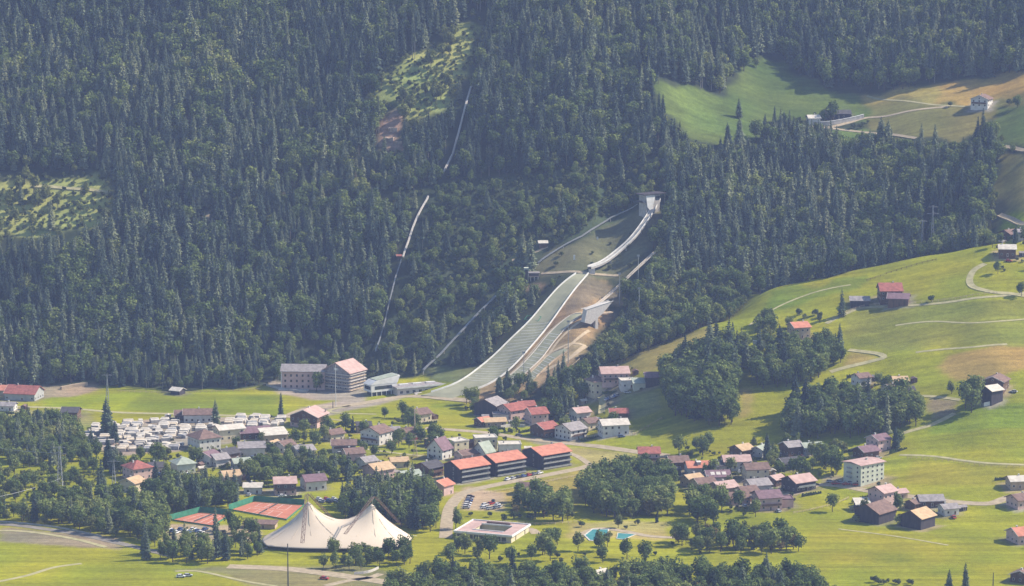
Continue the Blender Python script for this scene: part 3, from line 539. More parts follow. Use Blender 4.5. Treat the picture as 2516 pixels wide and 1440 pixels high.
 (2230, 978, 6, 5, 5, 10, 'roof_dark', 'wall_greenwhite', 'narrow pale green annex right of the cream house by the big wood', dict()),
 (2446, 955, 12, 10, 5, 68, 'roof_brown', 'wall_timber', 'brown wide gabled farmhouse on the right meadow', dict(balc='l', short='the wide gabled right farmhouse')),
 (2434, 985, 9, 8, 6.5, 40, 'roof_pale', 'wall_dark', 'dark steel grey barn with a pale roof below the gabled right farmhouse', dict(name='barn', cat='barn', windows=False, chim=0, short='the steel grey barn')),
 (2480, 588, 9, 8, 4, 40, 'roof_brown', 'wall_timber', 'brown farm cottage at the upper right edge', dict()),
 (2510, 586, 8, 7, 4, 12, 'roof_grey', 'wall_white', 'white farm cottage with a grey roof at the upper right edge', dict()),
 (2474, 628, 10, 8, 4.6, -6, 'roof_pale', 'wall_timber', 'farm house with a pale roof inside the looping lane', dict(short='the farm house in the looping lane')),
 (2412, 262, 12, 10, 5.5, 68, 'roof_brown', 'wall_white', 'isolated white chalet with a brown gable on the dry upper meadow', dict(balc='l', short='the isolated white chalet')),
 (2058, 290, 17, 8, 3.4, 3, 'roof_dark', 'wall_dark', 'long dark farm building on the walled terrace of the upper meadow', dict(short='the long dark upper farm building')),
 (1998, 302, 8, 7, 3.6, 8, 'roof_pale', 'wall_white', 'small white house at the left end of the walled upper farm', dict(rows=1)),
 (1310, 1214, 14, 9, 3.4, -22, 'roof_brown', 'wall_dark', 'weathered brown hay barn on the ochre field', dict(name='barn', cat='barn', windows=False, chim=0, short='the weathered hay barn')),
 (1215, 1012, 5, 4, 3, 60, 'roof_brown', 'wall_timber', 'little brown hut behind the big dark barn', dict(name='hut', cat='hut', windows=False, chim=0)),
 (1152, 1098, 5, 4, 3, 20, 'roof_brown', 'wall_timber', 'tiny brown hut between the cream flat roofed houses', dict(name='hut', cat='hut', windows=False, chim=0)),
 (1468, 1432, 9, 7, 4, 45, 'roof_pale', 'wall_tan', 'house with a light roof between the trees at the bottom edge', dict()),

 (1150, 1128, 13, 7, 3.4, 38, 'roof_brown', 'wall_pink', 'low reddish brown roof just behind the front left dark block', dict(chim=0)),
 (1215, 1046, 12, 6, 3, 12, 'roof_tan', 'wall_tan', 'long low sandy building above the village road', dict(chim=0)),
 (1186, 1046, 7, 6, 3.4, 40, 'roof_orange', 'wall_timber', 'little orange roofed hut below the big dark barn', dict(name='hut', cat='hut')),
 (868, 1128, 10, 8, 4, 20, 'roof_brown', 'wall_pink', 'pinkish house with a brown roof below the mauve roofed one', dict()),
 (902, 1148, 8, 7, 4, 40, 'roof_grey', 'wall_white', 'small white grey roofed house above the orange and brown roofed one', dict()),
 (560, 1130, 9, 8, 4.4, 42, 'roof_dark', 'wall_timber', 'dark timber house between two white houses below the campsite hall', dict()),
 (592, 1150, 9, 7, 3.6, 20, 'roof_green', 'wall_grey', 'grey green roofed house above the sandy orange roof', dict()),
 (745, 1122, 10, 8, 4.2, 30, 'roof_grey', 'wall_cream', 'cream house with a grey roof at the end of the farmhouse lawn', dict()),
 (700, 1108, 8, 7, 4, 45, 'roof_brown', 'wall_white', 'white brown roofed house behind the leafy belt', dict()),
 (1760, 1158, 7, 6, 3.6, 35, 'roof_dark', 'wall_white', 'tiny dark roofed white house right of the dormer house', dict()),
 (1700, 1192, 9, 7, 4, 35, 'roof_tan', 'wall_tan', 'tan house at the left end of the right village', dict()),
 (1835, 1222, 9, 7, 4, 25, 'roof_brown', 'wall_white', 'white brown roofed house squeezed behind the pink corner house', dict()),
 (1755, 1228, 9, 7, 3.6, 22, 'roof_purple', 'wall_cream', 'cream house with a plum roof at the grove edge', dict()),
 (1905, 1190, 7, 6, 3.4, 45, 'roof_pink', 'wall_timber', 'small timber house left of the dark gabled chalet', dict()),
 (1448, 1052, 8, 7, 4, 40, 'roof_brown', 'wall_cream', 'cream house between the grey roofed and the long white house', dict()),
 (1370, 1012, 8, 7, 4, 30, 'roof_grey', 'wall_white', 'white house half hidden by conifers above the red roofs', dict()),
 (1000, 1075, 8, 7, 3.8, 30, 'roof_brown', 'wall_white', 'small white house just left of the tall pale pole', dict()),
 (965, 1070, 7, 6, 3.4, 15, 'roof_grey', 'wall_timber', 'small timber house right of the white three storey house', dict()),
 (1060, 1095, 6, 5, 3, 30, 'roof_tan', 'wall_timber', 'little tan hut above the steep roofed white house', dict(name='hut', cat='hut')),
 (820, 1080, 9, 7, 4, 40, 'roof_brown', 'wall_cream', 'cream brown roofed house right of the fan shaped tree', dict()),
 (2245, 1248, 6, 5, 3, 45, 'roof_brown', 'wall_timber', 'tiny timber shed between the two front barns', dict(name='shed', cat='shed', windows=False)),
]
for h in HS:
    t_ = house(*h[:9], **h[9]); nb = len(FOOT)-1
    if h[9].get('cat', 'house') == 'house' and h[2] > 7: HOUSES.append((t_, h, FOOT[nb], LAND[-1][2]))
def inside(x, y, pad=0):
    return any(abs((x-f[0])*math.cos(f[2])+(y-f[1])*math.sin(f[2])) < f[3]+pad and abs(-(x-f[0])*math.sin(f[2])+(y-f[1])*math.cos(f[2])) < f[4]+pad for f in FOOT) or any((((l[:, 0]-x)**2+(l[:, 1]-y)**2) < (w_+1)**2).any() for l, w_ in ROADLINES)

# ------------------------------------------------------------------ three dark apartment blocks with salmon roofs
def block(px, row, L, Wd, label, short):
    p = g(px, row); ang = math.radians(38); t = thing('apartment_block', label, 'apartment block', (p.x, p.y, 0), ang, 'dark apartment blocks with salmon roofs')
    FOOT.append((p.x, p.y, ang, L/2+2, Wd/2+2)); LAND.append((p.x, p.y, short, L/2)); a, c, H = L/2, Wd/2, 8.2; R = 2.6
    b = MB(); b.ext([(-c, -1), (c, -1), (c, H), (0, H+R), (-c, H)], -a, a, axis='x'); b.build('wall', M['wall_dark'], t)
    r = MB(); e = H-.45*1.2; r.ext([(-c-1.2, e), (0, H+R), (c+1.2, e), (c+1.2, e+.3), (0, H+R+.32), (-c-1.2, e+.3)], -a-.8, a+.8, axis='x'); ro = r.build('roof', M['roof_orange'], t)
    q = MB(); q.box(a*.4, a*.4+.8, .3, 1.1, H+1, H+R+1.2); q.build('chimney', M['steel'], ro)
    for k in range(3):
        z = .35+k*2.75
        q = MB(); q.box(-a+.3, a-.3, -c-1.7, -c-.01, z-.2, z); bo = q.build('balcony', M['dark_steel'], t)
        q = MB(); q.box(-a+.3, a-.3, -c-1.74, -c-1.66, z+.75, z+1.0); q.box(-a+.3, a-.3, -c-1.72, -c-1.68, z+.1, z+.62, 1)
        q.build('railing', [M['steel'], M['wall_grey']], bo)
        for i in range(6): link('window', win(2.0, 1.9, 'dark_steel'), t, ((i+.5)/6*L-a, -c-.002, z+.15))
    for k in range(3):
        for y_ in (-1.3, ): link('window', win(1.0, 1.3), t, (-a-.002, y_, 1+k*2.6), -math.pi/2)
    return t
block(1146, 1176, 19.5, 14, 'dark apartment block with a salmon roof, front left of the three', 'the front left dark block')
block(1233, 1160, 20, 14.5, 'dark apartment block with a salmon roof, middle of the three', 'the middle dark block')
block(1342, 1142, 20, 17, 'dark apartment block with a salmon roof, rear right of the three', 'the rear right dark block')

# pale four storey apartment house, right
p = g(2122, 1181); t = thing('apartment_house', 'pale greenish white apartment house with a flat sandy roof at the lane', 'apartment house', (p.x, p.y, p.z), math.radians(38)); FOOT.append((p.x, p.y, math.radians(38), 12, 9)); LAND.append((p.x, p.y, 'the pale apartment house', 9))
b = MB(); b.box(-8.5, 8.5, -6.5, 6.5, -3, 10.2); b.build('wall', M['wall_greenwhite'], t)
r = MB(); r.ext([(-7.3, 10.2), (0, 11.0), (7.3, 10.2), (7.3, 10.45), (0, 11.3), (-7.3, 10.45)], -9.4, 9.4, axis='x'); ro = r.build('roof', M['roof_pink'], t)
q = MB(); q.box(1, 2, -1, 0, 11, 12.2); q.build('chimney', M['concrete'], ro)
for k in range(4):
    for i in range(5): link('window', win(1.2, 1.2, 'wall_white'), t, ((i+.5)/5*17-8.5, -6.502, .9+k*2.4))
    link('window', win(1.2, 1.2, 'wall_white'), t, (-8.502, -4, .9+k*2.4), -math.pi/2)
for k in range(3):
    q = MB(); q.box(-9.6, -8.51, .2, 3.2, 2.6+k*2.4, 2.75+k*2.4); q.box(-9.6, -9.52, .2, 3.2, 2.75+k*2.4, 3.6+k*2.4); q.build('balcony', M['steel'], t)

# ------------------------------------------------------------------ the big hotel by the ski stadium
p = g(748, 952); t = thing('hotel', 'long pale pink hotel wing with a grey roof at the forest edge', 'hotel', (p.x, p.y, p.z), math.radians(-4)); FOOT.append((p.x, p.y, 0, 17, 10)); LAND.append((p.x, p.y, 'the pale pink hotel wing', 14))
b = MB(); b.box(-13.5, 13.5, -6, 6, -3, 11.2); b.build('wall', M['wall_pink'], t)
r = MB(); r.ext([(-7, 10.9), (0, 14.4), (7, 10.9), (7, 11.2), (0, 14.8), (-7, 11.2)], -14.2, 14, axis='x'); ro = r.build('roof', M['roof_grey'], t)
q = MB(); q.box(-13.7, -13.2, -6.3, -6.02, -1, 11); q.build('corner_post', M['white_paint'], t)
for f in range(3):
    for i in range(7): link('window', win(1.2, 1.5, 'wall_timber'), t, (-11+i*3.6, -6.002, 1+f*3.4))
q = MB(); q.box(-15, 4, -9, -6.3, -.6, .3); q.build('terrace', M['trim'], t)
p = g(846, 953); A_ = math.radians(58); t = thing('hotel_annex', 'large gabled hotel building wrapped in horizontal boards with a pinkish roof', 'hotel', (p.x, p.y, p.z), A_); FOOT.append((p.x, p.y, A_, 13, 13)); LAND.append((p.x, p.y, 'the boarded hotel building', 12))
L, Wd, H = 17, 20, 11.6; a, c, R = L/2, Wd/2, 5.4
b = MB(); b.ext([(-c, -4), (c, -4), (c, H), (0, H+R), (-c, H)], -a, a, axis='x'); b.build('wall', M['roof_grey'], t)
r = MB(); e = H-.57; r.ext([(-c-1, e), (0, H+R), (c+1, e), (c+1, e+.35), (0, H+R+.38), (-c-1, e+.35)], -a-1.2, a+1.2, axis='x'); ro = r.build('roof', M['roof_pink'], t)
for x0 in (-3, 1.5):
    q = MB(); q.ext([(-5.2, H+2.75), (-3.4, H+3.77), (-3.4, H+3.9), (-5.2, H+2.88)], x0, x0+2.2, axis='x'); q.build('skylight', M['glass'], ro)
for k in range(6):
    z = .4+k*1.9
    q = MB(); q.box(-a-.9, -a-.02, -c, c, z, z+.35); q.box(-a-.2, a, -c-.9, -c-.02, z, z+.3); q.build('scaffold_deck', M['trim' if k % 2 else 'wood_board'], t)
q = MB()
for i in range(8): q.bar((-a-.8, -c+i*Wd/7, -1), (-a-.8, -c+i*Wd/7, H+R*(1-abs(i-3.5)/4.2)), .09)
for i in range(6): q.bar((-a+i*L/5, -c-.8, -1), (-a+i*L/5, -c-.8, H), .09)
q.build('scaffold_frame', M['steel'], t)
for f in range(3):
    for i in range(5): link('window', win(1.2, 1.3, 'wall_white'), t, (-a-.002, -7+i*3.5, 1+f*3.1), -math.pi/2)
    for i in range(4): link('window', win(1.2, 1.3, 'wall_white'), t, (-6+i*4, -c-.002, 1+f*3.1))
q = MB(); q.box(-a-.12, -a-.02, -1.5, 1.5, H+.8, H+2.2); q.build('sign_board', M['white_paint'], t)

# ------------------------------------------------------------------ ski stadium building
p = g(935, 968); A_ = math.radians(32); t = thing('stadium_tower', 'white modern stadium building with a slanted glass roof beside the outrun', 'stadium building', (p.x, p.y, 0), A_); FOOT.append((p.x, p.y, A_, 14, 9)); LAND.append((p.x, p.y, 'the white stadium building', 10))
b = MB(); b.box(-9, 9, -4.5, 4.5, 2.6, 7.2)
b.build('upper_storey', M['white_paint'], t)
q = MB(); q.ext([(-9.6, 7.2), (9.4, 7.2), (11.2, 11.6), (-6, 9.4)], -4.7, 4.7); q.build('slanted_crown', M['white_paint'], t)
q = MB(); q.ext([(-4.9, 9.66), (9.8, 11.5), (10.0, 11.9), (-5.2, 9.9)], -4.2, 4.2); q.build('glass_roof', M['roof_green'], t)
q = MB(); q.box(-6.5, 5.5, -4.62, -4.52, 4.1, 6.2); q.build('window_band', M['glass'], t)
q = MB(); q.box(-9.12, -9.02, -3.6, 3.6, 4.0, 6.2); q.build('window_band', M['glass'], t)
q = MB(); q.box(-7, 8, -3.3, 4.2, -1, 2.6); q.build('ground_floor', M['dark_steel'], t)
for i in range(6): q = MB(); q.box(-8.6+i*3.4, -8.2+i*3.4, -4.3, -3.9, -1, 2.6); q.build('pillar', M['white_paint'], t)
p = g(1035, 955); A_ = math.radians(26); t = thing('stadium_hall', 'long low grey roofed hall with a pale front and dark opening behind the outrun', 'hall', (p.x, p.y, 0), A_); FOOT.append((p.x, p.y, A_, 24, 10)); LAND.append((p.x, p.y, 'the long stadium hall', 18))
b = MB(); b.box(-18, 8, -5, 6, -1, 4.6); b.build('wall', M['trim'], t)
b = MB(); b.box(8, 8.8, -5, 6, -1, 4.6); b.box(16.2, 17, -5, 6, -1, 4.6); b.box(8.8, 16.2, 5, 6, -1, 4.6); b.build('gate_frame', M['white_paint'], t)
q = MB(); q.box(8.8, 16.2, 1, 4.9, -.5, 4.3); q.build('gate', M['dark_steel'], t)
q = MB(); q.box(-19, 18, -6, 7, 4.6, 5.3); ro = q.build('roof', M['roof_grey'], t)
q = MB(); q.box(-19.1, 18.1, -6.15, -6.02, 4.5, 5.45); q.build('fascia', M['white_paint'], ro)
for i in range(3): q = MB(); q.box(-14+i*9, -8+i*9, 1, 3, 5.3, 5.9); q.build('roof_light', M['white_paint'], ro)
for i in range(5): link('window', win(2.2, 1.8, 'white_paint'), t, (-15.5+i*4.2, -5.002, 1.2))
q = MB()
for k in range(3): q.box(-8, 17, -11+k*1.5, -9.5+k*1.5, -.5, .5+k*.5)
q.build('grandstand_step', M['trim'], t)

# ------------------------------------------------------------------ ski jumps
def drape_band(name, left, right, m, lift, n=90, parent=None, cross=6):
    """a band between two traced edges, both lying on the ground"""
    def curve(pts):
        q = smooth_line([g(*a) for a in pts], 1.0); L_ = [0]
        for i in range(1, len(q)): L_.append(L_[-1]+(q[i]-q[i-1]).length)
        s = np.linspace(0, L_[-1], n); return np.stack([np.interp(s, L_, [v.x for v in q]), np.interp(s, L_, [v.y for v in q])], -1)
    A, B = curve(left), curve(right); f = np.linspace(0, 1, cross)[None, :, None]; Q = A[:, None]*(1-f)+B[:, None]*f
    X, Y = Q[..., 0], Q[..., 1]; Z = HT(X, Y)
    Z = (Z[:, :1]+Z[:, -1:])/2*.5+Z*.5; Z = Z+lift
    for _ in range(5): Z[1:-1] = (Z[:-2]+2*Z[1:-1]+Z[2:])/4
    Z = np.maximum(Z, HT(X, Y)+lift*.5)
    return X, Y, Z
def band_object(name, X, Y, Z, m, parent=None):
    X2 = np.concatenate([X[:, :1], X, X[:, -1:]], 1); Y2 = np.concatenate([Y[:, :1], Y, Y[:, -1:]], 1); Z2 = np.concatenate([Z[:, :1]-2, Z, Z[:, -1:]-2], 1)
    o = link(name, grid_mesh(name, X2, Y2, Z2, [M[m]]), parent)
    for p_ in o.data.polygons: p_.use_smooth = False
    return o
def rail(name, pts, h, wd, m, parent, base=0.0):
    """upright board following points"""
    X, Y, Z = [], [], []
    for i, p_ in enumerate(pts):
        t_ = (pts[min(i+1, len(pts)-1)]-pts[max(i-1, 0)]); t_.z = 0; t_.normalize(); n_ = Vector((-t_.y, t_.x, 0))*wd/2
        r_ = [p_-n_+Vector((0, 0, base)), p_-n_+Vector((0, 0, h)), p_+n_+Vector((0, 0, h)), p_+n_+Vector((0, 0, base))]
        X.append([q.x for q in r_]); Y.append([q.y for q in r_]); Z.append([q.z for q in r_])
    o = link(name, grid_mesh(name, np.array(X), np.array(Y), np.array(Z), [M[m]]), parent)
    for p_ in o.data.polygons: p_.use_smooth = False
    return o
JUMPMASK = []
def landing(name, label, left, right, cat='ski jump', lines=22, f0=.3, f1=.86, n=90, board=1.0, group=None, bm_='white_paint'):
    X, Y, Z = drape_band(name, left, right, None, .35, n)
    t = thing(name, label, cat, (float(X[0, 0]), float(Y[0, 0]), float(Z[0, 0])), group=group); off = Vector(t.location)
    X, Y, Z = X-off.x, Y-off.y, Z-off.z
    band_object('plastic_mat', X, Y, Z, 'mat_green', t)
    for k, nm in ((0, 'side_board'), (-1, 'side_board')):
        rail(nm, [Vector((X[i, k], Y[i, k], Z[i, k])) for i in range(0, n-4)], board, .35 if board >= 1 else .2, bm_, t, -.8)
    for i in range(lines):
        r_ = int((f0+(f1-f0)*i/(lines-1))*n) if lines > 1 else int(f0*n)
        e = .12 if i % 3 else .0
        P_ = [Vector((X[r_, j], Y[r_, j], Z[r_, j])) for j in range(X.shape[1])]; P_[0] = P_[0].lerp(P_[1], .9 if i % 2 else .2)
        u = (Vector((X[r_+1, 2], Y[r_+1, 2], Z[r_+1, 2]))-P_[2]).normalized()*.30
        m_ = MB()
        for j in range(len(P_)-1):
            up = Vector((0, 0, .10)); m_.face([P_[j]+up, P_[j+1]+up, P_[j+1]+u+up, P_[j]+u+up])
        m_.build('distance_line', M['white_paint'], t)
    return t
t = landing('ski_jump_landing', 'long grey green plastic landing slope of the big ski jump', [(1415, 674), (1370, 712), (1300, 795), (1240, 855), (1190, 902), (1120, 945), (1035, 973)], [(1446, 673), (1405, 722), (1360, 785), (1318, 838), (1262, 900), (1205, 943), (1110, 979)], lines=20, f0=.36, f1=.78)
FOOTPTS = []
# HS sign marks on the mat
pl = [g(*q) for q in ((1296, 778), (1330, 781), (1322, 792), (1288, 788))]
m_ = MB()
for i in range(4):
    a_, b_ = pl[i]-t.location+Vector((0, 0, .75)), pl[(i+1) % 4]-t.location+Vector((0, 0, .75)); m_.bar(a_, b_, .22)
m_.build('hill_size_mark', M['fence_green'], t)
landing('ski_jump_landing', 'narrow landing slope of the middle ski jump on the bare earth', [(1428, 771), (1395, 780), (1350, 820), (1310, 868), (1270, 910), (1215, 950)], [(1438, 776), (1400, 798), (1362, 840), (1330, 882), (1295, 915), (1250, 955)], lines=14, f0=.3, f1=.85, n=70, board=.5, bm_='trim')
landing('ski_jump_landing', 'smallest landing slope between sandy tracks right of the others', [(1385, 857), (1350, 872), (1320, 900), (1295, 925)], [(1398, 862), (1365, 884), (1338, 908), (1310, 935)], lines=8, f0=.3, f1=.9, n=40, board=.45, bm_='wood_board')
# big in-run
def beam(px_pts, name, label, wd, th, m, up=7, cat='ski jump', sm='white_paint'):
    P_ = [at(q[0], q[1], g(q[0], q[1]).y-up) for q in px_pts]; out = []
    for i in range(len(P_)-1):
        a_, b_, c_, d_ = P_[max(i-1, 0)], P_[i], P_[i+1], P_[min(i+2, len(P_)-1)]
        for k in range(8): s = k/8; out.append(.5*((2*b_)+(c_-a_)*s+(2*a_-5*b_+4*c_-d_)*s*s+(3*b_-a_-3*c_+d_)*s**3))
    out.append(P_[-1]); t = thing(name, label, cat, tuple(P_[-1])); o_ = P_[-1]; out = [v-o_ for v in out]
    rail('track_beam', out, 0, wd, m, t, -th)
    for s in (-1, 1):
        pts = []
        for i, p_ in enumerate(out):
            u = out[min(i+1, len(out)-1)]-out[max(i-1, 0)]; u.z = 0; u.normalize(); pts.append(p_+Vector((-u.y, u.x, 0))*s*wd/2)
        rail('side_wall', pts, .95 if wd > 3 else .45, .18, sm, t, -.2)
    return t, out, o_
t, out, o_ = beam([(1617, 490, 1994), (1592, 533, 1985), (1557, 580, 1974), (1520, 615, 1964), (1482, 643, 1955), (1448, 656, 1947)], 'ski_jump_inrun', 'white curved in-run of the big ski jump', 3.2, 1.4, 'concrete')
for k in (4, 12, 20, 28):
    p_ = out[k]+o_; h_ = float(HT(p_.x, p_.y)); m_ = MB(); m_.box(p_.x-o_.x-.5, p_.x-o_.x+.5, p_.y-o_.y-.5, p_.y-o_.y+.5, h_-o_.z-2, p_.z-o_.z-1.6); m_.build('pillar', M['concrete'], t)
p_ = out[-3]+o_; m_ = MB(); h_ = float(HT(p_.x, p_.y)); m_.box(p_.x-o_.x-2, p_.x-o_.x+2, p_.y-o_.y-1.2, p_.y-o_.y+1.2, h_-o_.z-3, p_.z-o_.z-1.65); m_.build('takeoff_table', M['trim'], t)
beam([(1608, 620, 1975), (1560, 664, 1960), (1510, 712, 1945), (1470, 745, 1933), (1436, 762, 1922)], 'ski_jump_inrun', 'thin straight in-run of the middle ski jump', 1.7, .6, 'wood_board', up=13, sm='trim')
# start house
q0 = at(1597, 497, g(1597, 512).y-4); t = thing('start_house', 'start house with dark roof and white panel on top of the big ski jump', 'start house', tuple(q0), math.radians(38)); LAND.append((q0.x, q0.y, 'the jump start house', 8)); FOOT.append((q0.x, q0.y, 0, 12, 8))
b = MB(); b.box(-6, 6, -3, 4, -10, 5); b.build('wall', M['concrete'], t)
b = MB(); b.ext([(-6.4, 5.6), (1.5, 5.0), (-1.5, -6.5), (-5.2, -2.5)], -3.6, -3.1); b.build('white_panel', M['white_paint'], t)
b = MB(); b.box(-9, 10, -4.5, 4.5, 5.6, 6.2); ro = b.build('roof', M['wall_dark'], t)
b = MB(); b.box(2.2, 5.8, -3.15, -3.02, 1.5, 4.2); b.build('window_band', M['glass'], t)
b = MB(); b.box(-9, -6.1, -3, 3, .5, .8); b.box(-9, -8.9, -3, 3, .8, 1.9); b.build('balcony', M['dark_steel'], t)
m_ = MB()
for x_ in (-8.5, 9.4): m_.bar((x_, -4, -9), (x_, -4, 5.6), .15)
m_.build('roof_post', M['steel'], t)
# platform of the middle jump
yP = g(1464, 806).y; q0 = at(1462, 772, yP); t = thing('jump_platform', 'sandy white wedge shaped platform on a pier at the middle ski jump', 'platform', tuple(q0), math.radians(36)); t.scale = (1.22, 1, 1); FOOT.append((q0.x, q0.y, 0, 10, 5)); LAND.append((q0.x, q0.y, 'the jump platform', 8))
c4 = [at(a, r_, yP)-q0 for a, r_ in ((1437, 757), (1470, 749), (1501, 745), (1478, 770), (1447, 794), (1431, 788))]
m_ = MB(); m_.ext([(v.x, v.z) for v in c4], -2, 2); m_.build('platform_wall', M['trim'], t)
m_ = MB(); e0, e1 = at(1432, 757, yP)-q0, at(1503, 743, yP)-q0; m_.bar((e0.x, -2.2, e0.z), (e1.x, -2.2, e1.z), .18); m_.bar((e0.x, 2.2, e0.z), (e1.x, 2.2, e1.z), .18); m_.build('handrail', M['steel'], t)
m_ = MB(); v = at(1464, 800, yP)-q0; m_.box(v.x-.9, v.x+.9, -1, 1, v.z-6, -1); m_.build('pier', M['trim'], t)
m_ = MB(); v = at(1490, 772, yP)-q0; m_.box(v.x-4, v.x+4, -1, 2, v.z-.3, v.z+.3); m_.build('deck', M['wood_board'], t)
# judges tower
q0 = g(1300, 690); t = thing('judges_tower', 'grey glass judges tower with legs beside the ski jump', 'tower', tuple(q0)); FOOT.append((q0.x, q0.y, 0, 10, 6)); LAND.append((q0.x, q0.y, 'the judges tower', 6))
b = MB(); b.box(-3.4, -.4, -1.5, 2, -3, 8.6); b.build('shaft', M['wall_greenwhite'], t)
b = MB(); b.box(-3.0, -.8, -1.65, -1.52, -.5, 7.6); b.build('glass_front', M['glass'], t)
b = MB(); b.box(-.4, 6.4, -1.5, 2.5, 2.8, 5.2); b.build('cabin', M['roof_pink'], t)
b = MB(); b.box(-.2, 6.2, -1.62, -1.52, 3.5, 4.6); b.build('window_band', M['glass'], t)
b = MB(); b.box(-.6, 6.8, -2, 3, 5.2, 5.6); b.build('roof', M['roof_grey'], t)
for x_ in (1, 3.4, 5.8): b = MB(); b.box(x_-.25, x_+.25, -1, -.5, -4, 2.8); b.build('leg', M['trim'], t)
# small stair hut & sign near the in-run
for (a, r_, h_, lab) in ((1411, 640, 3.6, 'small white board standing on the jump meadow'), (1468, 590, 2.2, 'tiny white marker under the inclined lift line')):
    q0 = g(a, r_); t = thing('marker_board', lab, 'marker', tuple(q0)); b = MB(); b.box(-.55, .55, -.1, .1, .5, h_); b.build('board', M['white_paint'], t); b = MB(); b.bar((0, 0, -1), (0, 0, .5), .12); b.build('post', M['steel'], t)
# inclined lift
def overline(name, label, cat, pts, h, wd, m, every=14, group=None, sleepers=True, th=.5):
    raw = smooth_line([g(*q) for q in pts], 4.0); P_ = [Vector((v.x, v.y, float(HT(v.x, v.y))+h)) for v in raw]
    for _ in range(6):
        for i in range(1, len(P_)-1): P_[i].z = max((P_[i-1].z+2*P_[i].z+P_[i+1].z)/4, float(HT(P_[i].x, P_[i].y))+h*.6)
    o_ = P_[-1].copy(); t = thing(name, label, cat, tuple(o_), group=group); Q = [v-o_ for v in P_]
    rail('track' if sleepers else 'pipe', Q, 0, wd, m, t, -th)
    for i in range(0, len(Q), every//4):
        m_ = MB(); m_.bar(Q[i]+Vector((0, 0, -th*.5)), Q[i]+Vector((0, 0, -h-2)), .22); m_.build('support', M['concrete'], t)
    ROADLINES.append((np.array([[v.x, v.y] for v in raw]), 5.0)); return t
overline('inclined_lift', 'upper part of the slanting lift track from the judges tower to the jump top', 'lift track', [(1322, 652), (1370, 618), (1430, 584), (1500, 545), (1566, 508)], 2.0, 1.3, 'steel', 20)
overline('inclined_lift', 'lower part of the slanting lift track running down to the stadium hall', 'lift track', [(1040, 920), (1082, 880), (1130, 828), (1180, 775), (1235, 722), (1282, 690)], 3.0, 1.4, 'steel', 20)
G_ = 'sections of the pale pipeline'
overline('pipeline', 'topmost thin pale stretch of the pipeline in the tall forest', 'pipeline', [(1163, 198), (1147, 255), (1130, 320), (1112, 385), (1100, 412), (1090, 430)], 2.4, 1.2, 'trim', 20, G_, False, 1.0)
overline('pipeline', 'broad bright middle stretch of the pipeline above the red hut', 'pipeline', [(1052, 490), (1030, 530), (1015, 565), (1003, 600), (990, 640)], 2.6, 1.0, 'trim', 20, G_, False, 1.0)
overline('pipeline', 'lowest pale stretch of the pipeline ending at the forest foot', 'pipeline', [(986, 645), (972, 690), (958, 745), (945, 800), (932, 845), (922, 872)], 2.4, .7, 'steel', 20, G_, False, .7)
house(981, 634, 2.8, 2.4, 1.7, 10, 'roof_red', 'wall_timber', 'tiny red hut beside the pipeline in the forest', name='hut', cat='hut', windows=False, chim=0, sink=3)
house(1334, 604, 5, 4, 2.2, 5, 'roof_pale', 'wall_timber', 'tiny pale roofed hut above the judges tower', name='hut', cat='hut', windows=False, chim=0, sink=3)

# ------------------------------------------------------------------ membrane tent with two peaks
c0 = at(838, 1345, 0) if False else g(838, 1335); t = thing('membrane_tent', 'huge cream membrane tent with two pointed peaks and lattice masts', 'tent', (c0.x, c0.y, 0)); LAND.append((c0.x, c0.y, 'the membrane tent', 38)); FOOT.append((c0.x, c0.y, 0, 38, 17))
def tloc(px, row, y): v = at(px, row, y); return Vector((v.x-c0.x, v.y-c0.y, v.z))
A_pk = tloc(757, 1234, c0.y+4); B_pk = tloc(914, 1240, c0.y+4)
hw, hd = 36.5, 19.0; cx_ = tloc(828, 1300, c0.y).x
U, V_ = np.meshgrid(np.linspace(-1, 1, 91), np.linspace(-1, 1, 49))
X = cx_+U*hw*(1-.10*np.abs(V_)**2); Y = V_*hd*(1-.32*np.abs(U)**3)
def cone(px_, py_, h, k): r = np.sqrt((X-px_)**2+((Y-py_)*1.15)**2); return h*np.exp(-r/k)
sA, sB = cone(A_pk.x, A_pk.y, A_pk.z-1.0, 12.5), cone(B_pk.x, B_pk.y, B_pk.z-1.0, 12.5)
mid_ = 2.6*np.exp(-((X-(A_pk.x+B_pk.x)/2)/13)**2-(Y/13)**2); Z = np.sqrt(sA**2+sB**2)+mid_
edge = np.clip(1-np.abs(U)**6, 0, 1)*np.clip(1-np.abs(V_)**6, 0, 1); Z = Z*(.25+.75*edge)+1.3
mm = grid_mesh('membrane', X, Y, Z, [M['canvas']]); mo = link('membrane', mm, t); sf = mo.modifiers.new('thick', 'SOLIDIFY'); sf.thickness = .12
def zs(x, y): i = np.argmin((X-x)**2+(Y-y)**2); return float(Z.ravel()[i])
for pk in (A_pk, B_pk):
    for k in range(11):
        a = 2*math.pi*k/11+.3; m_ = MB(); pr = None
        for q in range(16):
            d = 1.5+q*1.7; x, y = pk.x+math.cos(a)*d, pk.y+math.sin(a)*d
            if abs(x-cx_) > hw*.88 or abs(y) > hd*.62 or (abs(x-(A_pk.x+B_pk.x)/2) < 1.2): break
            v = Vector((x, y, zs(x, y)+.12)); (m_.bar(pr, v, .09) if pr is not None else None); pr = v
        if m_.v: m_.build('seam', M['awning_tan'], t)
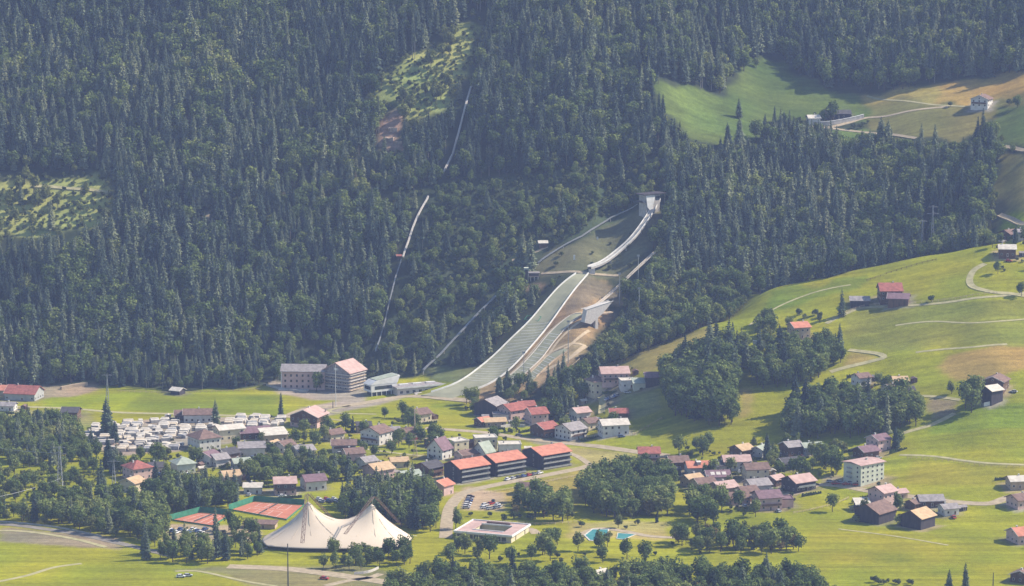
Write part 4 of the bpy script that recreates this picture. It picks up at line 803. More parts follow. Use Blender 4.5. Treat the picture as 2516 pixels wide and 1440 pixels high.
def truss(a, b_, w_, name='lattice_mast'):
    m_ = MB(); d = (b_-a); n_ = int(d.length/1.5); u = Vector((w_/2, 0, 0))
    m_.bar(a-u, b_-u, .16); m_.bar(a+u, b_+u, .16); m_.bar(a+Vector((0, -w_*.8, 0)), b_+Vector((0, -w_*.8, 0)), .10)
    for i in range(n_):
        p_, q_ = a+d*(i/n_), a+d*((i+1)/n_); s = 1 if i % 2 else -1; m_.bar(p_+u*s, q_-u*s, .06); m_.bar(p_+u*s, q_+Vector((0, -w_*.8, 0)), .05); m_.bar(p_-u, p_+u, .05)
    return m_.build(name, M['roof_brown'], t)
topA = tloc(754, 1213, c0.y-1); truss(tloc(743, 1334, c0.y-22), topA, 1.6); truss(tloc(812, 1270, c0.y+20), topA+Vector((1, 0, 0)), 1.5)
topB = tloc(917, 1220, c0.y-1); truss(tloc(848, 1312, c0.y-19), topB, 1.4); truss(tloc(985, 1290, c0.y+24), topB+Vector((1, 0, 0)), 1.4)
for pk, tp in ((A_pk, topA), (B_pk, topB)):
    m_ = MB(); m_.bar(pk+Vector((0, 0, -.4)), tp, .12)
    n_ = 14
    for i in range(n_): a = 2*math.pi*i/n_; m_.bar(pk+Vector((1.2*math.cos(a), 1.2*math.sin(a), -.6)), pk+Vector((1.2*math.cos(a+.45), 1.2*math.sin(a+.45), -.6)), .1)
    m_.build('peak_ring', M['steel'], t)
for s in (-1, 1):
    for v in (-1, 1): m_ = MB(); m_.bar((cx_+s*hw*.9, v*hd*.68, 1.2), (cx_+s*(hw+3), v*(hd*.68+3), -.3), .1); m_.build('guy_post', M['steel'], t)

# ------------------------------------------------------------------ tennis courts
def court(corners, label, lines):
    P_ = [g(*q) for q in corners]; c_ = sum(P_, Vector())/4; t = thing('tennis_court', label, 'tennis court', (c_.x, c_.y, 0), group='clay tennis courts'); Q = [v-Vector((c_.x, c_.y, 0)) for v in P_]
    for q in Q: q.z = 0
    FOOT.append((c_.x, c_.y, 0, (Q[2]-Q[0]).length/2.6, (Q[3]-Q[1]).length/2.6)); LAND.append((c_.x, c_.y, label.split(' with')[0].replace('red clay', 'the red clay').replace('orange clay', 'the orange clay'), 15))
    m_ = MB(); k = len(m_.v); m_.face([(v.x, v.y, .16) for v in Q]); [m_.face([(Q[i].x, Q[i].y, -.5), (Q[(i+1) % 4].x, Q[(i+1) % 4].y, -.5), (Q[(i+1) % 4].x, Q[(i+1) % 4].y, .16), (Q[i].x, Q[i].y, .16)]) for i in range(4)]
    m_.build('clay_surface', M['clay'], t)
    def bi(u, v): return Q[0].lerp(Q[1], u).lerp(Q[3].lerp(Q[2], u), v)
    for k in range(lines):
        m_ = MB(); u0, u1 = (k+.15)/lines, (k+.85)/lines
        for (a, b_) in (((u0, .2), (u1, .2)), ((u0, .8), (u1, .8)), ((u0, .2), (u0, .8)), ((u1, .2), (u1, .8)), ((u0, .38), (u1, .38)), ((u0, .62), (u1, .62)), (((u0+u1)/2, .38), ((u0+u1)/2, .62))):
            p_, q_ = bi(*a), bi(*b_); d = (q_-p_).normalized()*.09; n_ = Vector((-d.y, d.x, 0)); z_ = Vector((0, 0, .18)); m_.face([p_-n_+z_, q_-n_+z_, q_+n_+z_, p_+n_+z_])
        m_.build('court_marking', M['line'], t)
        m_ = MB(); p_, q_ = bi(u0-.02, .5), bi(u1+.02, .5); m_.bar(p_, p_+Vector((0, 0, 1.1)), .06); m_.bar(q_, q_+Vector((0, 0, 1.1)), .06); d = Vector((0, 0, .2)); m_.face([p_+d, q_+d, q_+Vector((0, 0, 1)), p_+Vector((0, 0, 1))]); m_.build('net', M['dark_steel'], t)
    for i in range(4):
        a, b_ = Q[i]*1.04, Q[(i+1) % 4]*1.04; h_ = 3.2 if i in (0, 1) else 1.0
        n_ = max(2, int((b_-a).length/4)); m_ = MB(); d = (b_-a)
        for j in range(n_+1): p_ = a+d*(j/n_); m_.bar(p_-Vector((0, 0, .5)), p_+Vector((0, 0, h_)), .07)
        nn = Vector((-d.y, d.x, 0)).normalized()*.03
        for s in (-1, 1): m_.face([a+nn*s+Vector((0, 0, .1)), b_+nn*s+Vector((0, 0, .1)), b_+nn*s+Vector((0, 0, h_-.1)), a+nn*s+Vector((0, 0, h_-.1))])
        m_.build('windscreen_fence', M['fence_green'], t)
court([(566, 1254), (626, 1233), (745, 1242), (702, 1278)], 'large red clay tennis courts with green screens behind the tent', 2)
court([(420, 1279), (492, 1260), (566, 1266), (520, 1294)], 'smaller orange clay tennis court with green screens at the left', 1)
q0 = g(640, 1296); t = thing('changing_shed', 'long low brown shed beside the tennis courts', 'shed', (q0.x, q0.y, 0), math.radians(-8)); FOOT.append((q0.x, q0.y, 0, 9, 5)); LAND.append((q0.x, q0.y, 'the brown shed by the courts', 8))
b = MB(); b.box(-8, 8, -3, 3, -1, 2.4); b.build('wall', M['wall_tan'], t); b = MB(); b.ext([(-3.8, 2.4), (3.8, 3.1), (3.8, 3.3), (-3.8, 2.6)], -8.6, 8.6, axis='x'); b.build('roof', M['roof_brown'], t)
link('door', door(), t, (2, -3.002, 0)); link('window', win(2, 1), t, (-3, -3.002, 1))

# ------------------------------------------------------------------ low pavilion with courtyard, pools
P4 = [g(*q) for q in ((1118, 1312), (1160, 1296), (1300, 1308), (1262, 1345))]; c_ = sum(P4, Vector())/4; ax = (P4[2]-P4[1]); A_ = math.atan2(ax.y, ax.x); Lx = ax.length/2; Wy = 13.0
t = thing('pavilion', 'low flat roofed pavilion built round a rectangular courtyard with stepped white edges', 'pavilion', (c_.x, c_.y, 0), A_); FOOT.append((c_.x, c_.y, A_, Lx+3, Wy+3)); LAND.append((c_.x, c_.y, 'the low flat pavilion', 16))
for (x0, x1, y0, y1) in ((-Lx, Lx, -Wy, -Wy+7), (-Lx, Lx, Wy-6, Wy), (-Lx, -Lx+7, -Wy+7, Wy-6), (Lx-7, Lx, -Wy+7, Wy-6)):
    b = MB(); b.box(x0+.6, x1-.6, y0+.6, y1-.6, -1, 3.2); b.build('wall', M['wall_cream'], t)
    b = MB(); b.box(x0, x1, y0, y1, 3.2, 3.6); ro = b.build('roof', M['roof_pink'], t)
b = MB()
for z_, o in ((3.62, 0), ):
    b.box(-Lx-.3, Lx+.3, -Wy-.3, -Wy+.3, 3.1, 4.1); b.box(-Lx-.3, Lx+.3, Wy-.3, Wy+.3, 3.1, 4.1); b.box(-Lx-.3, -Lx+.3, -Wy+.3, Wy-.3, 3.1, 4.1); b.box(Lx-.3, Lx+.3, -Wy+.3, Wy-.3, 3.1, 4.1)
b.build('parapet', M['white_paint'], t)
b = MB(); b.box(-Lx+7, Lx-7, -Wy+6.5, -Wy+7, 3.3, 4.0); b.box(-Lx+7, Lx-7, Wy-6.4, Wy-6, 3.3, 4.0); b.build('inner_parapet', M['white_paint'], t)
b = MB(); b.box(-Lx+9, Lx-9, Wy-4.5, Wy-2.5, 3.6, 4.6); b.build('roof_light', M['roof_brown'], t)
for i in range(9): link('window', win(2.4, 1.9, 'dark_steel'), t, (-Lx+2.5+i*(2*Lx-4)/9, -Wy+.598, .6))
def pool(corners, label):
    P_ = [g(*q) for q in corners]; c_ = sum(P_, Vector())/len(P_); c_.z = 0; t = thing('swimming_pool', label, 'pool', tuple(c_), group='outdoor pools'); FOOT.append((c_.x, c_.y, 0, 12, 12)); LAND.append((c_.x, c_.y, 'the '+label.split(' with')[0], 10))
    Q = [Vector((v.x-c_.x, v.y-c_.y, 0)) for v in P_]; m_ = MB(); m_.face([(v.x, v.y, .20) for v in Q]); m_.build('water', M['water'], t); m_ = MB()
    for i in range(len(Q)):
        a, b_ = Q[i], Q[(i+1) % len(Q)]; A2, B2 = a*1.12, b_*1.12; m_.face([(a.x, a.y, .30), (A2.x, A2.y, .30), (B2.x, B2.y, .30), (b_.x, b_.y, .30)]); m_.face([(A2.x, A2.y, -.3), (A2.x, A2.y, .3), (B2.x, B2.y, .3), (B2.x, B2.y, -.3)]); m_.face([(a.x, a.y, -.3), (a.x, a.y, .3), (b_.x, b_.y, .3), (b_.x, b_.y, -.3)])
    m_.build('pool_edge', M['pool_deck'], t)
pool([(1438, 1316), (1456, 1302), (1494, 1302), (1490, 1318), (1480, 1330), (1450, 1328)], 'turquoise outdoor pool with pale edge, the larger one')
pool([(1519, 1311), (1560, 1314), (1532, 1326), (1516, 1324)], 'small turquoise pool corner right of the larger pool')

# ------------------------------------------------------------------ walls, terraces, small structures
def wall_line(name, label, pts, h, wd, m, cat='wall', rail_=False):
    P_ = [g(*q) for q in pts]; o_ = P_[0].copy(); raw = smooth_line(P_, 2.0); Q = [Vector((v.x-o_.x, v.y-o_.y, float(HT(v.x, v.y))-o_.z)) for v in raw]; t = thing(name, label, cat, tuple(o_)); rail('wall_face', Q, h, wd, m, t, -1.2)
    if rail_: rail('coping', [q+Vector((0, 0, h)) for q in Q], .25, wd+.3, 'white_paint', t, .0)
    ROADLINES.append((np.array([[v.x, v.y] for v in raw]), 2.0))
wall_line('retaining_wall', 'pale retaining wall rising under the long dark upper farm building', [(1990, 307), (2030, 308), (2080, 300), (2122, 290)], 2.6, .8, 'concrete', rail_=True)
wall_line('retaining_wall', 'white retaining wall round the terrace of the pink house', [(1534, 1132), (1548, 1148), (1585, 1144)], 2.4, .7, 'trim', rail_=True)
wall_line('retaining_wall', 'pale terrace wall among the trees on the hillside', [(1850, 850), (1870, 852), (1892, 848)], 3.2, .6, 'wall_greenwhite', rail_=True)
wall_line('retaining_wall', 'pale garden wall above the village road near the chalet', [(1230, 1052), (1260, 1048), (1290, 1050)], 1.6, .5, 'trim')
wall_line('embankment_wall', 'long grey curb wall beside the gravel yard of the hotel', [(655, 948), (700, 958), (755, 965)], 1.2, .5, 'concrete')
wall_line('white_fence', 'low white fence panel before the steel grey barn', [(2417, 999), (2442, 994)], 2.2, .3, 'white_paint', 'fence')
wall_line('guard_rail', 'thin grey guard rail following the embankment road', [(0, 1283), (80, 1290), (160, 1301), (250, 1320)], .9, .2, 'steel', 'guard rail')
wall_line('garden_wall', 'low pale garden wall behind the bottom slip road', [(870, 1412), (905, 1408), (930, 1398)], 1.2, .3, 'trim')
wall_line('woodpile', 'long stack of timber beside the red roofed barn yard', [(150, 957), (180, 951), (215, 946)], 1.8, 1.6, 'wall_tan', 'woodpile')
for (a, r_, sz, lab, m) in ((966, 320, 3.2, 'pale boulder heap in the forest clearing', 'rock'), (955, 345, 3.5, 'brownish rubble heap in the forest clearing', 'rock'), (978, 352, 2.6, 'small rock at the clearing edge', 'rock'), (570, 527, 3.4, 'sandy rock outcrop in the left forest', 'rock'), (466, 298, 3.0, 'heap of broken pale logs in the upper left forest', 'rock'), (730, 480, 2.5, 'reddish rock in the middle forest', 'rock')):
    q0 = g(a, r_); me = MB()
    for k in range(9):
        w_ = sz*random.uniform(.25, .5); x_, y_ = random.uniform(-sz, sz)*.8, random.uniform(-sz, sz)*.5; k0 = len(me.v)
        pts = [Vector((random.gauss(0, 1), random.gauss(0, 1), random.gauss(0, 1))).normalized()*w_*random.uniform(.7, 1.1) for _ in range(8)]
        me.box(x_-w_, x_+w_, y_-w_, y_+w_, -1, w_)
        for i in range(k0, len(me.v)): vx = me.v[i]; me.v[i] = (vx[0]+random.uniform(-.4, .4)*w_, vx[1]+random.uniform(-.4, .4)*w_, vx[2]+random.uniform(-.4, .4)*w_)
    tag(me.build('rock_heap', M[m], None, tuple(q0)), lab, 'rock')

# ------------------------------------------------------------------ copies
def copy_tree(o, parent=None):
    c = o.copy(); COL.objects.link(c)
    if parent: c.parent = parent
    for ch in o.children: copy_tree(ch, c)
    return c
# caravans on the campsite
def make_caravan(aw):
    t = thing('caravan', 'x', 'caravan', (0, 0, -50)); b = MB()
    b.ext([(-2.9, .55), (2.7, .55), (3.0, 1.4), (2.6, 2.6), (-2.5, 2.65), (-3.0, 1.5)], -1.15, 1.15); b.build('body', M['caravan_white'], t)
    b = MB(); b.box(-2.2, -.9, -1.19, -1.152, 1.4, 2.1); b.box(.6, 2.0, -1.19, -1.152, 1.4, 2.1); b.build('window', M['glass'], t)
    b = MB()
    for s in (-1.0, 1.0):
        for i in range(10): a0, a1 = 2*math.pi*i/10, 2*math.pi*(i+1)/10; b.face([(.1, s, .34), (.1+.34*math.cos(a0), s, .34+.34*math.sin(a0)), (.1+.34*math.cos(a1), s, .34+.34*math.sin(a1))])
    b.box(-.22, .42, -1.05, -.85, .05, .6); b.box(-.22, .42, .85, 1.05, .05, .6); b.build('wheel', M['rubber'], t)
    b = MB(); b.bar((3.0, 0, .6), (4.1, 0, .5), .08); b.build('drawbar', M['steel'], t)
    if aw: b = MB(); b.ext([(-1.16, 0), (-1.16, 2.5), (-3.6, 1.9), (-3.7, 0)], -2.6, 2.6, axis='x'); b.build('awning', M[aw], t)
    return t
protos = [make_caravan(a) for a in (None, 'awning_tan', 'awning_grey', 'caravan_white')]
# campsite polygon (photo) filled with rows of pitches
camp = [(272, 1112), (205, 1070), (200, 1050), (225, 1048), (320, 1040), (430, 1030), (445, 1045), (520, 1050), (540, 1058), (465, 1062), (455, 1080), (470, 1102), (430, 1106), (330, 1112)]
camp2 = [(530, 1038), (600, 1024), (700, 1030), (700, 1046), (650, 1054), (600, 1050), (560, 1044)]
cnt = 0; spots = []
for poly, tagl in ((camp, 'A'), (camp2, 'B')):
    y = g(400, 1118).y
    while y < g(400, 1018).y:
        x = -240.0
        while x < -90:
            xx, yy = x+random.uniform(-1.7, 1.7), y+random.uniform(-1.3, 1.3); u_, v_ = PXY(xx, yy, 0.0)
            if inpoly(np.array([u_]), np.array([v_]), poly)[0] and not any(abs((xx-f[0])*math.cos(f[2])+(yy-f[1])*math.sin(f[2])) < f[3]+2.5 and abs(-(xx-f[0])*math.sin(f[2])+(yy-f[1])*math.cos(f[2])) < f[4]+2 for f in FOOT) and random.random() > .12: spots.append((xx, yy, tagl))
            x += 7.4
        y += 5.9
COLNAME = {0: 'white caravan without an awning', 1: 'white caravan with a tan awning', 2: 'white caravan with a grey awning', 3: 'white caravan with a white awning'}
used = set(); left = [False]*4
ys = sorted(set(round(s[1]/5.9) for s in spots)); xs = [s[0] for s in spots]
for i, (xx, yy, tl) in enumerate(spots):
    v = random.choice((0, 0, 1, 2, 3, 3)); o = copy_tree(protos[v]) if left[v] else protos[v]; left[v] = True
    o.location = (xx, yy, 0); o.rotation_euler = (0, 0, math.radians(random.choice((0, 0, 180, 8, -8, 90))+random.uniform(-14, 14))); o.scale = (random.uniform(.75, 1.2), random.uniform(.9, 1.15), random.uniform(.85, 1.15)); r_ = sum(1 for q in ys if q < round(yy/5.9))
    side = 'left' if xx < np.percentile(xs, 33) else 'middle' if xx < np.percentile(xs, 66) else 'right'
    o['label'] = f"{COLNAME[v]}, {side} " + ('front' if r_ < len(ys)*.33 else 'centre' if r_ < len(ys)*.66 else 'back') + ' of the campsite' + (' by the lane' if tl == 'B' else ''); o['group'] = 'caravans on the campsite'
    FOOT.append((xx, yy, 0, 3, 3))
# cars
def make_car(col):
    t = thing('parked_car', 'x', 'car', (0, 0, -50)); b = MB()
    b.ext([(-2.15, .35), (2.15, .35), (2.2, .75), (1.2, .95), (-2.0, .98), (-2.2, .7)], -.86, .86); b.build('body', M[col], t)
    b = MB(); b.ext([(-1.85, .98), (1.15, .96), (.45, 1.42), (-1.45, 1.45)], -.74, .74); b.build('cabin', M['glass'], t)
    b = MB(); b.box(-1.35, .4, -.7, .7, 1.452, 1.50); b.build('roof', M[col], t)
    for x in (-1.35, 1.35):
        for s in (-1, 1): b = MB(); b.bar((x, s*.88, .33), (x, s*.66, .33), .33, 10); b.build('wheel', M['rubber'], t)
    return t
CC = ['car_white', 'car_silver', 'car_black', 'car_blue', 'car_red', 'car_grey']; carp = {}
def car(px, row, c, ang, label, group=None):
    if c not in carp: carp[c] = make_car(c); o = carp[c]
    else: o = copy_tree(carp[c])
    p = g(px, row); o.location = (p.x, p.y, p.z+.12); o.rotation_euler = (0, 0, math.radians(ang)); o['label'] = label; FOOT.append((p.x, p.y, 0, 2.5, 2.5))
    if group: o['group'] = group
ORD = ['frontmost', 'second', 'third', 'fourth', 'fifth', 'sixth', 'seventh', 'eighth', 'ninth', 'tenth']
for i in range(6): car(1145+i*2.2, 1250-i*5.4, ['car_silver', 'car_white', 'car_white', 'car_blue', 'car_silver', 'car_black'][i], 4, f'{["silver","white","white","blue","silver","black"][i]} car, {ORD[i]} from the front in the row at the access road', 'cars parked beside the access road')
for i, (a, r_, c) in enumerate([(1190, 1250, 'car_white'), (1204, 1252, 'car_silver'), (1192, 1243, 'car_white'), (1206, 1240, 'car_red'), (1218, 1250, 'car_grey'), (1222, 1243, 'car_white'), (1228, 1247, 'car_silver'), (1212, 1234, 'car_black')]):
    car(a, r_, c, 20+i*9, f'{c[4:]} car parked on the sandy lot, {ORD[i]} of the loose group', 'cars on the sandy lot')
for i in range(7): car(1248+i*13, 1180-i*2.6, CC[i % 6], 52, f'{CC[i%6][4:]} car below the middle dark block, {ORD[i]} from the left', 'cars below the dark blocks')
for i in range(6): car(1490+i*5.5, 984-i*2.2, CC[(i*2+1) % 6], 70, f'{CC[(i*2+1)%6][4:]} car before the large pinkish inn, {ORD[i]} from the left', 'cars before the inn')
for i in range(9): car(782+i*6.2, 1228+(i % 3)*3.4, CC[(i*5+1) % 6], 80, f'{CC[(i*5+1)%6][4:]} car behind the membrane tent, {ORD[i]} from the left', 'cars behind the tent')
for i in range(10): car(414+i*10, 1303+(i % 3)*4, CC[(i*3) % 6], 65, f'{CC[(i*3)%6][4:]} car beside the smaller clay court, {ORD[i]} from the left', 'cars beside the clay court')
for i in range(7): car(2040+i*13, 1186+(i % 2)*4+i*.7, CC[(i*3+1) % 6], 10, f'{CC[(i*3+1)%6][4:]} car under the apartment house, {ORD[i]} from the left', 'cars under the apartment house')
car(797, 1424, 'car_red', -18, 'dark red car driving on the wide bottom road'); car(660, 1025, 'car_black', -4, 'black car on the lane behind the campsite'); car(1275, 1072, 'car_grey', -8, 'grey car turning on the village road')
car(2002, 1193, 'car_black', 20, 'black car on the lane by the dark gabled chalet'); car(444, 1419, 'car_white', 5, 'white car standing in the bottom meadow, left one'); car(462, 1417, 'car_silver', 5, 'silver car standing in the bottom meadow, right one')

# around each house: a car, a shed, a hedge
def make_shed(m, r_):
    t = thing('garden_shed', 'x', 'shed', (0, 0, -50)); b = MB(); b.ext([(-1.5, -.6), (1.5, -.6), (1.5, 2.1), (0, 2.8), (-1.5, 2.1)], -2, 2, axis='x'); b.build('wall', M[m], t)
    b = MB(); b.ext([(-1.9, 1.9), (0, 2.8), (1.9, 1.9), (1.9, 2.05), (0, 3.0), (-1.9, 2.05)], -2.3, 2.3, axis='x'); b.build('roof', M[r_], t); link('door', door(), t, (.5, -1.502, 0)); return t
shedp = [(make_shed('wall_timber', 'roof_brown'), 'brown'), (make_shed('wall_tan', 'roof_pale'), 'pale roofed'), (make_shed('wall_dark', 'roof_grey'), 'dark grey')]; first = [True]*3
M['hedge'] = mat('hedge', (.09, .12, .035), (.04, .06, .02), 1.5)
def hedge_mesh(L_):
    b = MB(); n_ = int(L_/1.1)
    for i in range(n_):
        x = -L_/2+i*1.1+.5
        for q in range(5): w_ = random.uniform(.35, .6); cx, cy, cz = x+random.uniform(-.4, .4), random.uniform(-.25, .25), random.uniform(.3, 1.3); b.face([(cx-w_, cy-w_*.6, cz-w_*.5), (cx+w_, cy-w_*.6, cz-w_*.3), (cx+w_*.8, cy+w_*.2, cz+w_*.5), (cx-w_*.7, cy+w_*.2, cz+w_*.6)]); b.face([(cx-w_*.3, cy-w_, cz-w_), (cx+w_*.3, cy+w_, cz-w_), (cx+w_*.2, cy+w_, cz+w_), (cx, cy-w_, cz+w_)])
        b.box(x-.5, x+.55, -.3, .3, -.5, 1.0+random.uniform(-.15, .2))
    return b.mesh('hedge', M['hedge'])
HM = [hedge_mesh(9), hedge_mesh(13)]; WC = {'car_white': 'white', 'car_silver': 'silver', 'car_black': 'black', 'car_blue': 'blue', 'car_red': 'red', 'car_grey': 'grey'}
for k_, (t_, h, f, sh) in enumerate(HOUSES):
    if f[1] > 2080: continue
    def spot(lx, ly): c, s = math.cos(f[2]), math.sin(f[2]); return f[0]+c*lx-s*ly, f[1]+s*lx+c*ly
    nm = ' '.join((sh if sh.startswith('the ') else 'the '+sh).split()[:9])
    if k_ % 3 != 0:
        x, y = spot(random.uniform(-.3, .3)*f[3], -f[4]-random.uniform(2.6, 4)*1.0)
        if not inside(x, y, 1.4):
            c = CC[(k_*5+2) % 6]; o = copy_tree(carp[c]); o.location = (x, y, float(HT(x, y))+.1); o.rotation_euler = (0, 0, f[2]+random.choice((0, 1.57))+random.uniform(-.15, .15)); o['label'] = f'{WC[c]} car parked in front of {nm}'; o['group'] = 'cars parked by the houses'; FOOT.append((x, y, 0, 2.4, 2.4))
    if k_ % 2 == 0:
        for sx in (1, -1):
            x, y = spot(sx*(f[3]+3.2), random.uniform(-.6, .6)*f[4])
            if not inside(x, y, 2):
                j = k_//2 % 3; o = shedp[j][0] if first[j] else copy_tree(shedp[j][0]); first[j] = False; o.location = (x, y, float(HT(x, y))); o.rotation_euler = (0, 0, f[2]+random.choice((0, 1.57))); o['label'] = f'{shedp[j][1]} garden shed {"right" if sx > 0 else "left"} of {nm}'; o['group'] = 'garden sheds'; FOOT.append((x, y, 0, 3, 3)); break
    for sy, wd_ in ((-1, 'in front of'), (1, 'behind')):
        x, y = spot(random.uniform(-.4, .6)*f[3], sy*(f[4]+6.5))
        if random.random() < .7 and not inside(x, y, 1.2):
            j = random.randrange(2); o = link('hedge', HM[j], None, (x, y, float(HT(x, y))), f[2]+random.uniform(-.1, .1)); tag(o, f'clipped green hedge {wd_} {nm}', 'hedge', 'garden hedges'); FOOT.append((x, y, f[2], 5+2*j, 1))

# ------------------------------------------------------------------ pylons, masts, wires
def pylon(px, row, top, label, base=3.0, arms=2, y=None, m='steel', cat='pylon', name='lattice_pylon', group=None):
    p = g(px, row); s_ = FPX/p.y; h = (row-top)/s_; t = thing(name, label, cat, tuple(p), group=group); m_ = MB(); n_ = max(5, int(h/2.6)); FOOT.append((p.x, p.y, 0, 1.5, 1.5)); LAND.append((p.x, p.y, 'the '+label.split(' with')[0].split(' standing')[0], 2))
    def cr(z): w_ = base/2*(1-z/h*.82); return [Vector((sx*w_, sy*w_, z)) for sx, sy in ((-1, -1), (1, -1), (1, 1), (-1, 1))]
    for i in range(n_):
        a, b_ = cr(h*i/n_), cr(h*(i+1)/n_)
        for k in range(4): m_.bar(a[k]-Vector((0, 0, 1 if i == 0 else 0)), b_[k], .11); m_.bar(a[k], b_[(k+1) % 4], .06); m_.bar(a[(k+1) % 4], b_[k], .06)
    m_.build('lattice_shaft', M[m], t)
    for k in range(arms):
        z = h*(.97-.14*k); wd = 3.2+k*.8; m_ = MB(); m_.bar((-wd, 0, z), (wd, 0, z), .11); m_.bar((-wd, 0, z), (0, 0, z+.9), .07); m_.bar((wd, 0, z), (0, 0, z+.9), .07); m_.build('cross_arm', M[m], t)
    return p, h
def mast(px, row, top, label, r_=.16, m='steel', name='mast', lamps=False, cat='mast'):
    p = g(px, row); h = (row-top)/(FPX/p.y); t = thing(name, label, cat, tuple(p)); b = MB(); b.bar((0, 0, -2), (0, 0, h), r_, 6, 0, r_*.6); b.build('pole', M[m], t)
    if lamps: b = MB(); b.box(-.9, .9, -.25, .1, h-.2, h+.9); b.build('lamp_head', M['steel'], t)
    return p
mast(1019, 1075, 1003, 'tall thick pale pole standing in the middle of the village', .45, 'wood_board')
pylon(1020, 1122, 1080, 'short brown lattice frame under the tall pale pole', 2.6, 1, m='wall_tan')
pylon(148, 1208, 1092, 'lattice pylon with two cross arms on the left wooded slope', 3.2, 2)
pylon(264, 985, 918, 'slender pylon against the forest above the green field', 1.6, 1)
pylon(2265, 628, 540, 'left one of the two thin pylons on the hill crest', 1.6, 1); pylon(2290, 624, 503, 'right taller one of the two thin pylons on the hill crest', 2.2, 2)
pylon(280, 1190, 1130, 'small lattice pylon above the shaded left wood', 2, 1)
mast(825, 999, 893, 'tall white flagpole by the gravel road in front of the hotel', .2, 'white_paint', 'flagpole')
mast(708, 1446, 1330, 'dark tall mast at the bottom road', .35, 'dark_steel')
mast(1522, 752, 672, 'floodlight mast right of the landing slope', .3, 'steel', 'floodlight_mast', True)
mast(1568, 700, 628, 'slim floodlight mast near the middle in-run top', .16, 'white_paint', 'floodlight_mast', True)
mast(1396, 893, 788, 'floodlight mast on the bare slope between the small jumps', .28, 'steel', 'floodlight_mast', True)
mast(1287, 945, 865, 'floodlight mast in front of the landing slopes', .25, 'steel', 'floodlight_mast', True)
mast(1570, 788, 708, 'floodlight mast behind the round trees by the jump', .2, 'white_paint', 'floodlight_mast', True)
mast(818, 1004, 985, 'small dark signpost at the junction by the flagpole', .3, 'dark_steel', 'signpost')
mast(2440, 1440, 1405, 'short dark post in the bottom right meadow', .3, 'dark_steel', 'post')
wm = M['steel']
for k, (a, b_, lab) in enumerate((((-40, 1165), (145, 1096), 'upper power line running left from the lattice pylon'), ((-40, 1262), (152, 1180), 'lower power line crossing the scrubby left slope'))):
    p0, p1 = g(*a), g(148, 1208); p1.z += 21-k*14; p0.z += 16-k*5; m_ = MB(); pr = None
    if k: p0 = g(-40, 1275); p0.z += 10
    for i in range(21): s = i/20; v = p0.lerp(p1, s)-Vector((0, 0, 4*s*(1-s)*1.2)); (m_.bar(pr-p0, v-p0, .09) if pr is not None else None); pr = v
    o = m_.build('power_line', wm, None, tuple(p0)); tag(o, lab, 'power line')

# fences and hedges
def fence(label, pts, h=1.3, m='wood_board'):
    raw = smooth_line([g(*q) for q in pts], 3.0); o_ = Vector((raw[0].x, raw[0].y, float(HT(raw[0].x, raw[0].y)))); t = thing('field_fence', label, 'fence', tuple(o_)); Q = [Vector((v.x-o_.x, v.y-o_.y, float(HT(v.x, v.y))-o_.z)) for v in raw]
    a = MB(); [a.bar(q-Vector((0, 0, .4)), q+Vector((0, 0, h)), .13) for q in Q]; a.build('fence_post', M[m], t)
    b_ = MB()
    for i in range(len(Q)-1): b_.bar(Q[i]+Vector((0, 0, h*.9)), Q[i+1]+Vector((0, 0, h*.9)), .07); b_.bar(Q[i]+Vector((0, 0, h*.5)), Q[i+1]+Vector((0, 0, h*.5)), .07)
    b_.build('fence_rail', M[m], t)
fence('wooden fence along the upper side of the lane to the lone farmhouse', [(2030, 790), (2090, 764), (2150, 750), (2250, 745), (2360, 733), (2450, 722)])
fence('fence across the meadow above the lone red roofed farmhouse', [(2130, 690), (2190, 670), (2240, 655), (2300, 640)], 1.2, 'wall_timber')
fence('fence under the pale path on the right meadow', [(2230, 1126), (2330, 1134), (2420, 1146), (2516, 1150)], 1.2, 'wall_tan')
fence('fence on the edge of the shaded meadow beside the long white house', [(1555, 1070), (1600, 1045), (1626, 1030)], 1.3, 'wall_tan')
fence('fence along the ochre field below the dark blocks', [(1190, 1214), (1290, 1196), (1380, 1178), (1450, 1165)], 1.1)
fence('fence behind the round tree meadow', [(1950, 1262), (1990, 1255), (2060, 1236), (2085, 1225)], 1.1)
fence('fence on the lawn behind the low flat pavilion', [(1150, 1290), (1230, 1284), (1330, 1290), (1420, 1284)], 1.2)
fence('fence at the foot of the forest above the green field', [(290, 962), (400, 966), (520, 964), (640, 958)], 1.1, 'wall_tan')
fence('railing on the right side of the bare slope by the jumps', [(1440, 872), (1400, 905), (1350, 935), (1310, 955)], 1.2)

# ------------------------------------------------------------------ trees: prototypes
M['spruce'] = foliage('spruce_needles', [(.017, .029, .026, 0), (.040, .060, .046, .28), (.095, .122, .076, .52), (.17, .19, .105, .8), (.20, .21, .11, .93), (.20, .13, .11, 1)], .5, .2)
M['broad'] = foliage('broad_leaves', [(.055, .085, .030, 0), (.105, .145, .045, .4), (.17, .205, .060, .72), (.24, .25, .08, 1)], .45, .3)
M['lime'] = foliage('light_leaves', [(.10, .12, .04, 0), (.15, .17, .055, .5), (.21, .22, .075, 1)], .4, .3)
M['scrub'] = foliage('scrub_leaves', [(.15, .18, .06, 0), (.23, .26, .09, .5), (.32, .33, .13, 1)], .4, .3)
M['bushg'] = foliage('bush_leaves', [(.05, .072, .035, 0), (.085, .11, .045, .5), (.14, .15, .06, 1)], .5, .25)
M['olive'] = foliage('olive_leaves', [(.12, .10, .04, 0), (.17, .14, .055, .5), (.2, .15, .07, 1)], .4, .3)
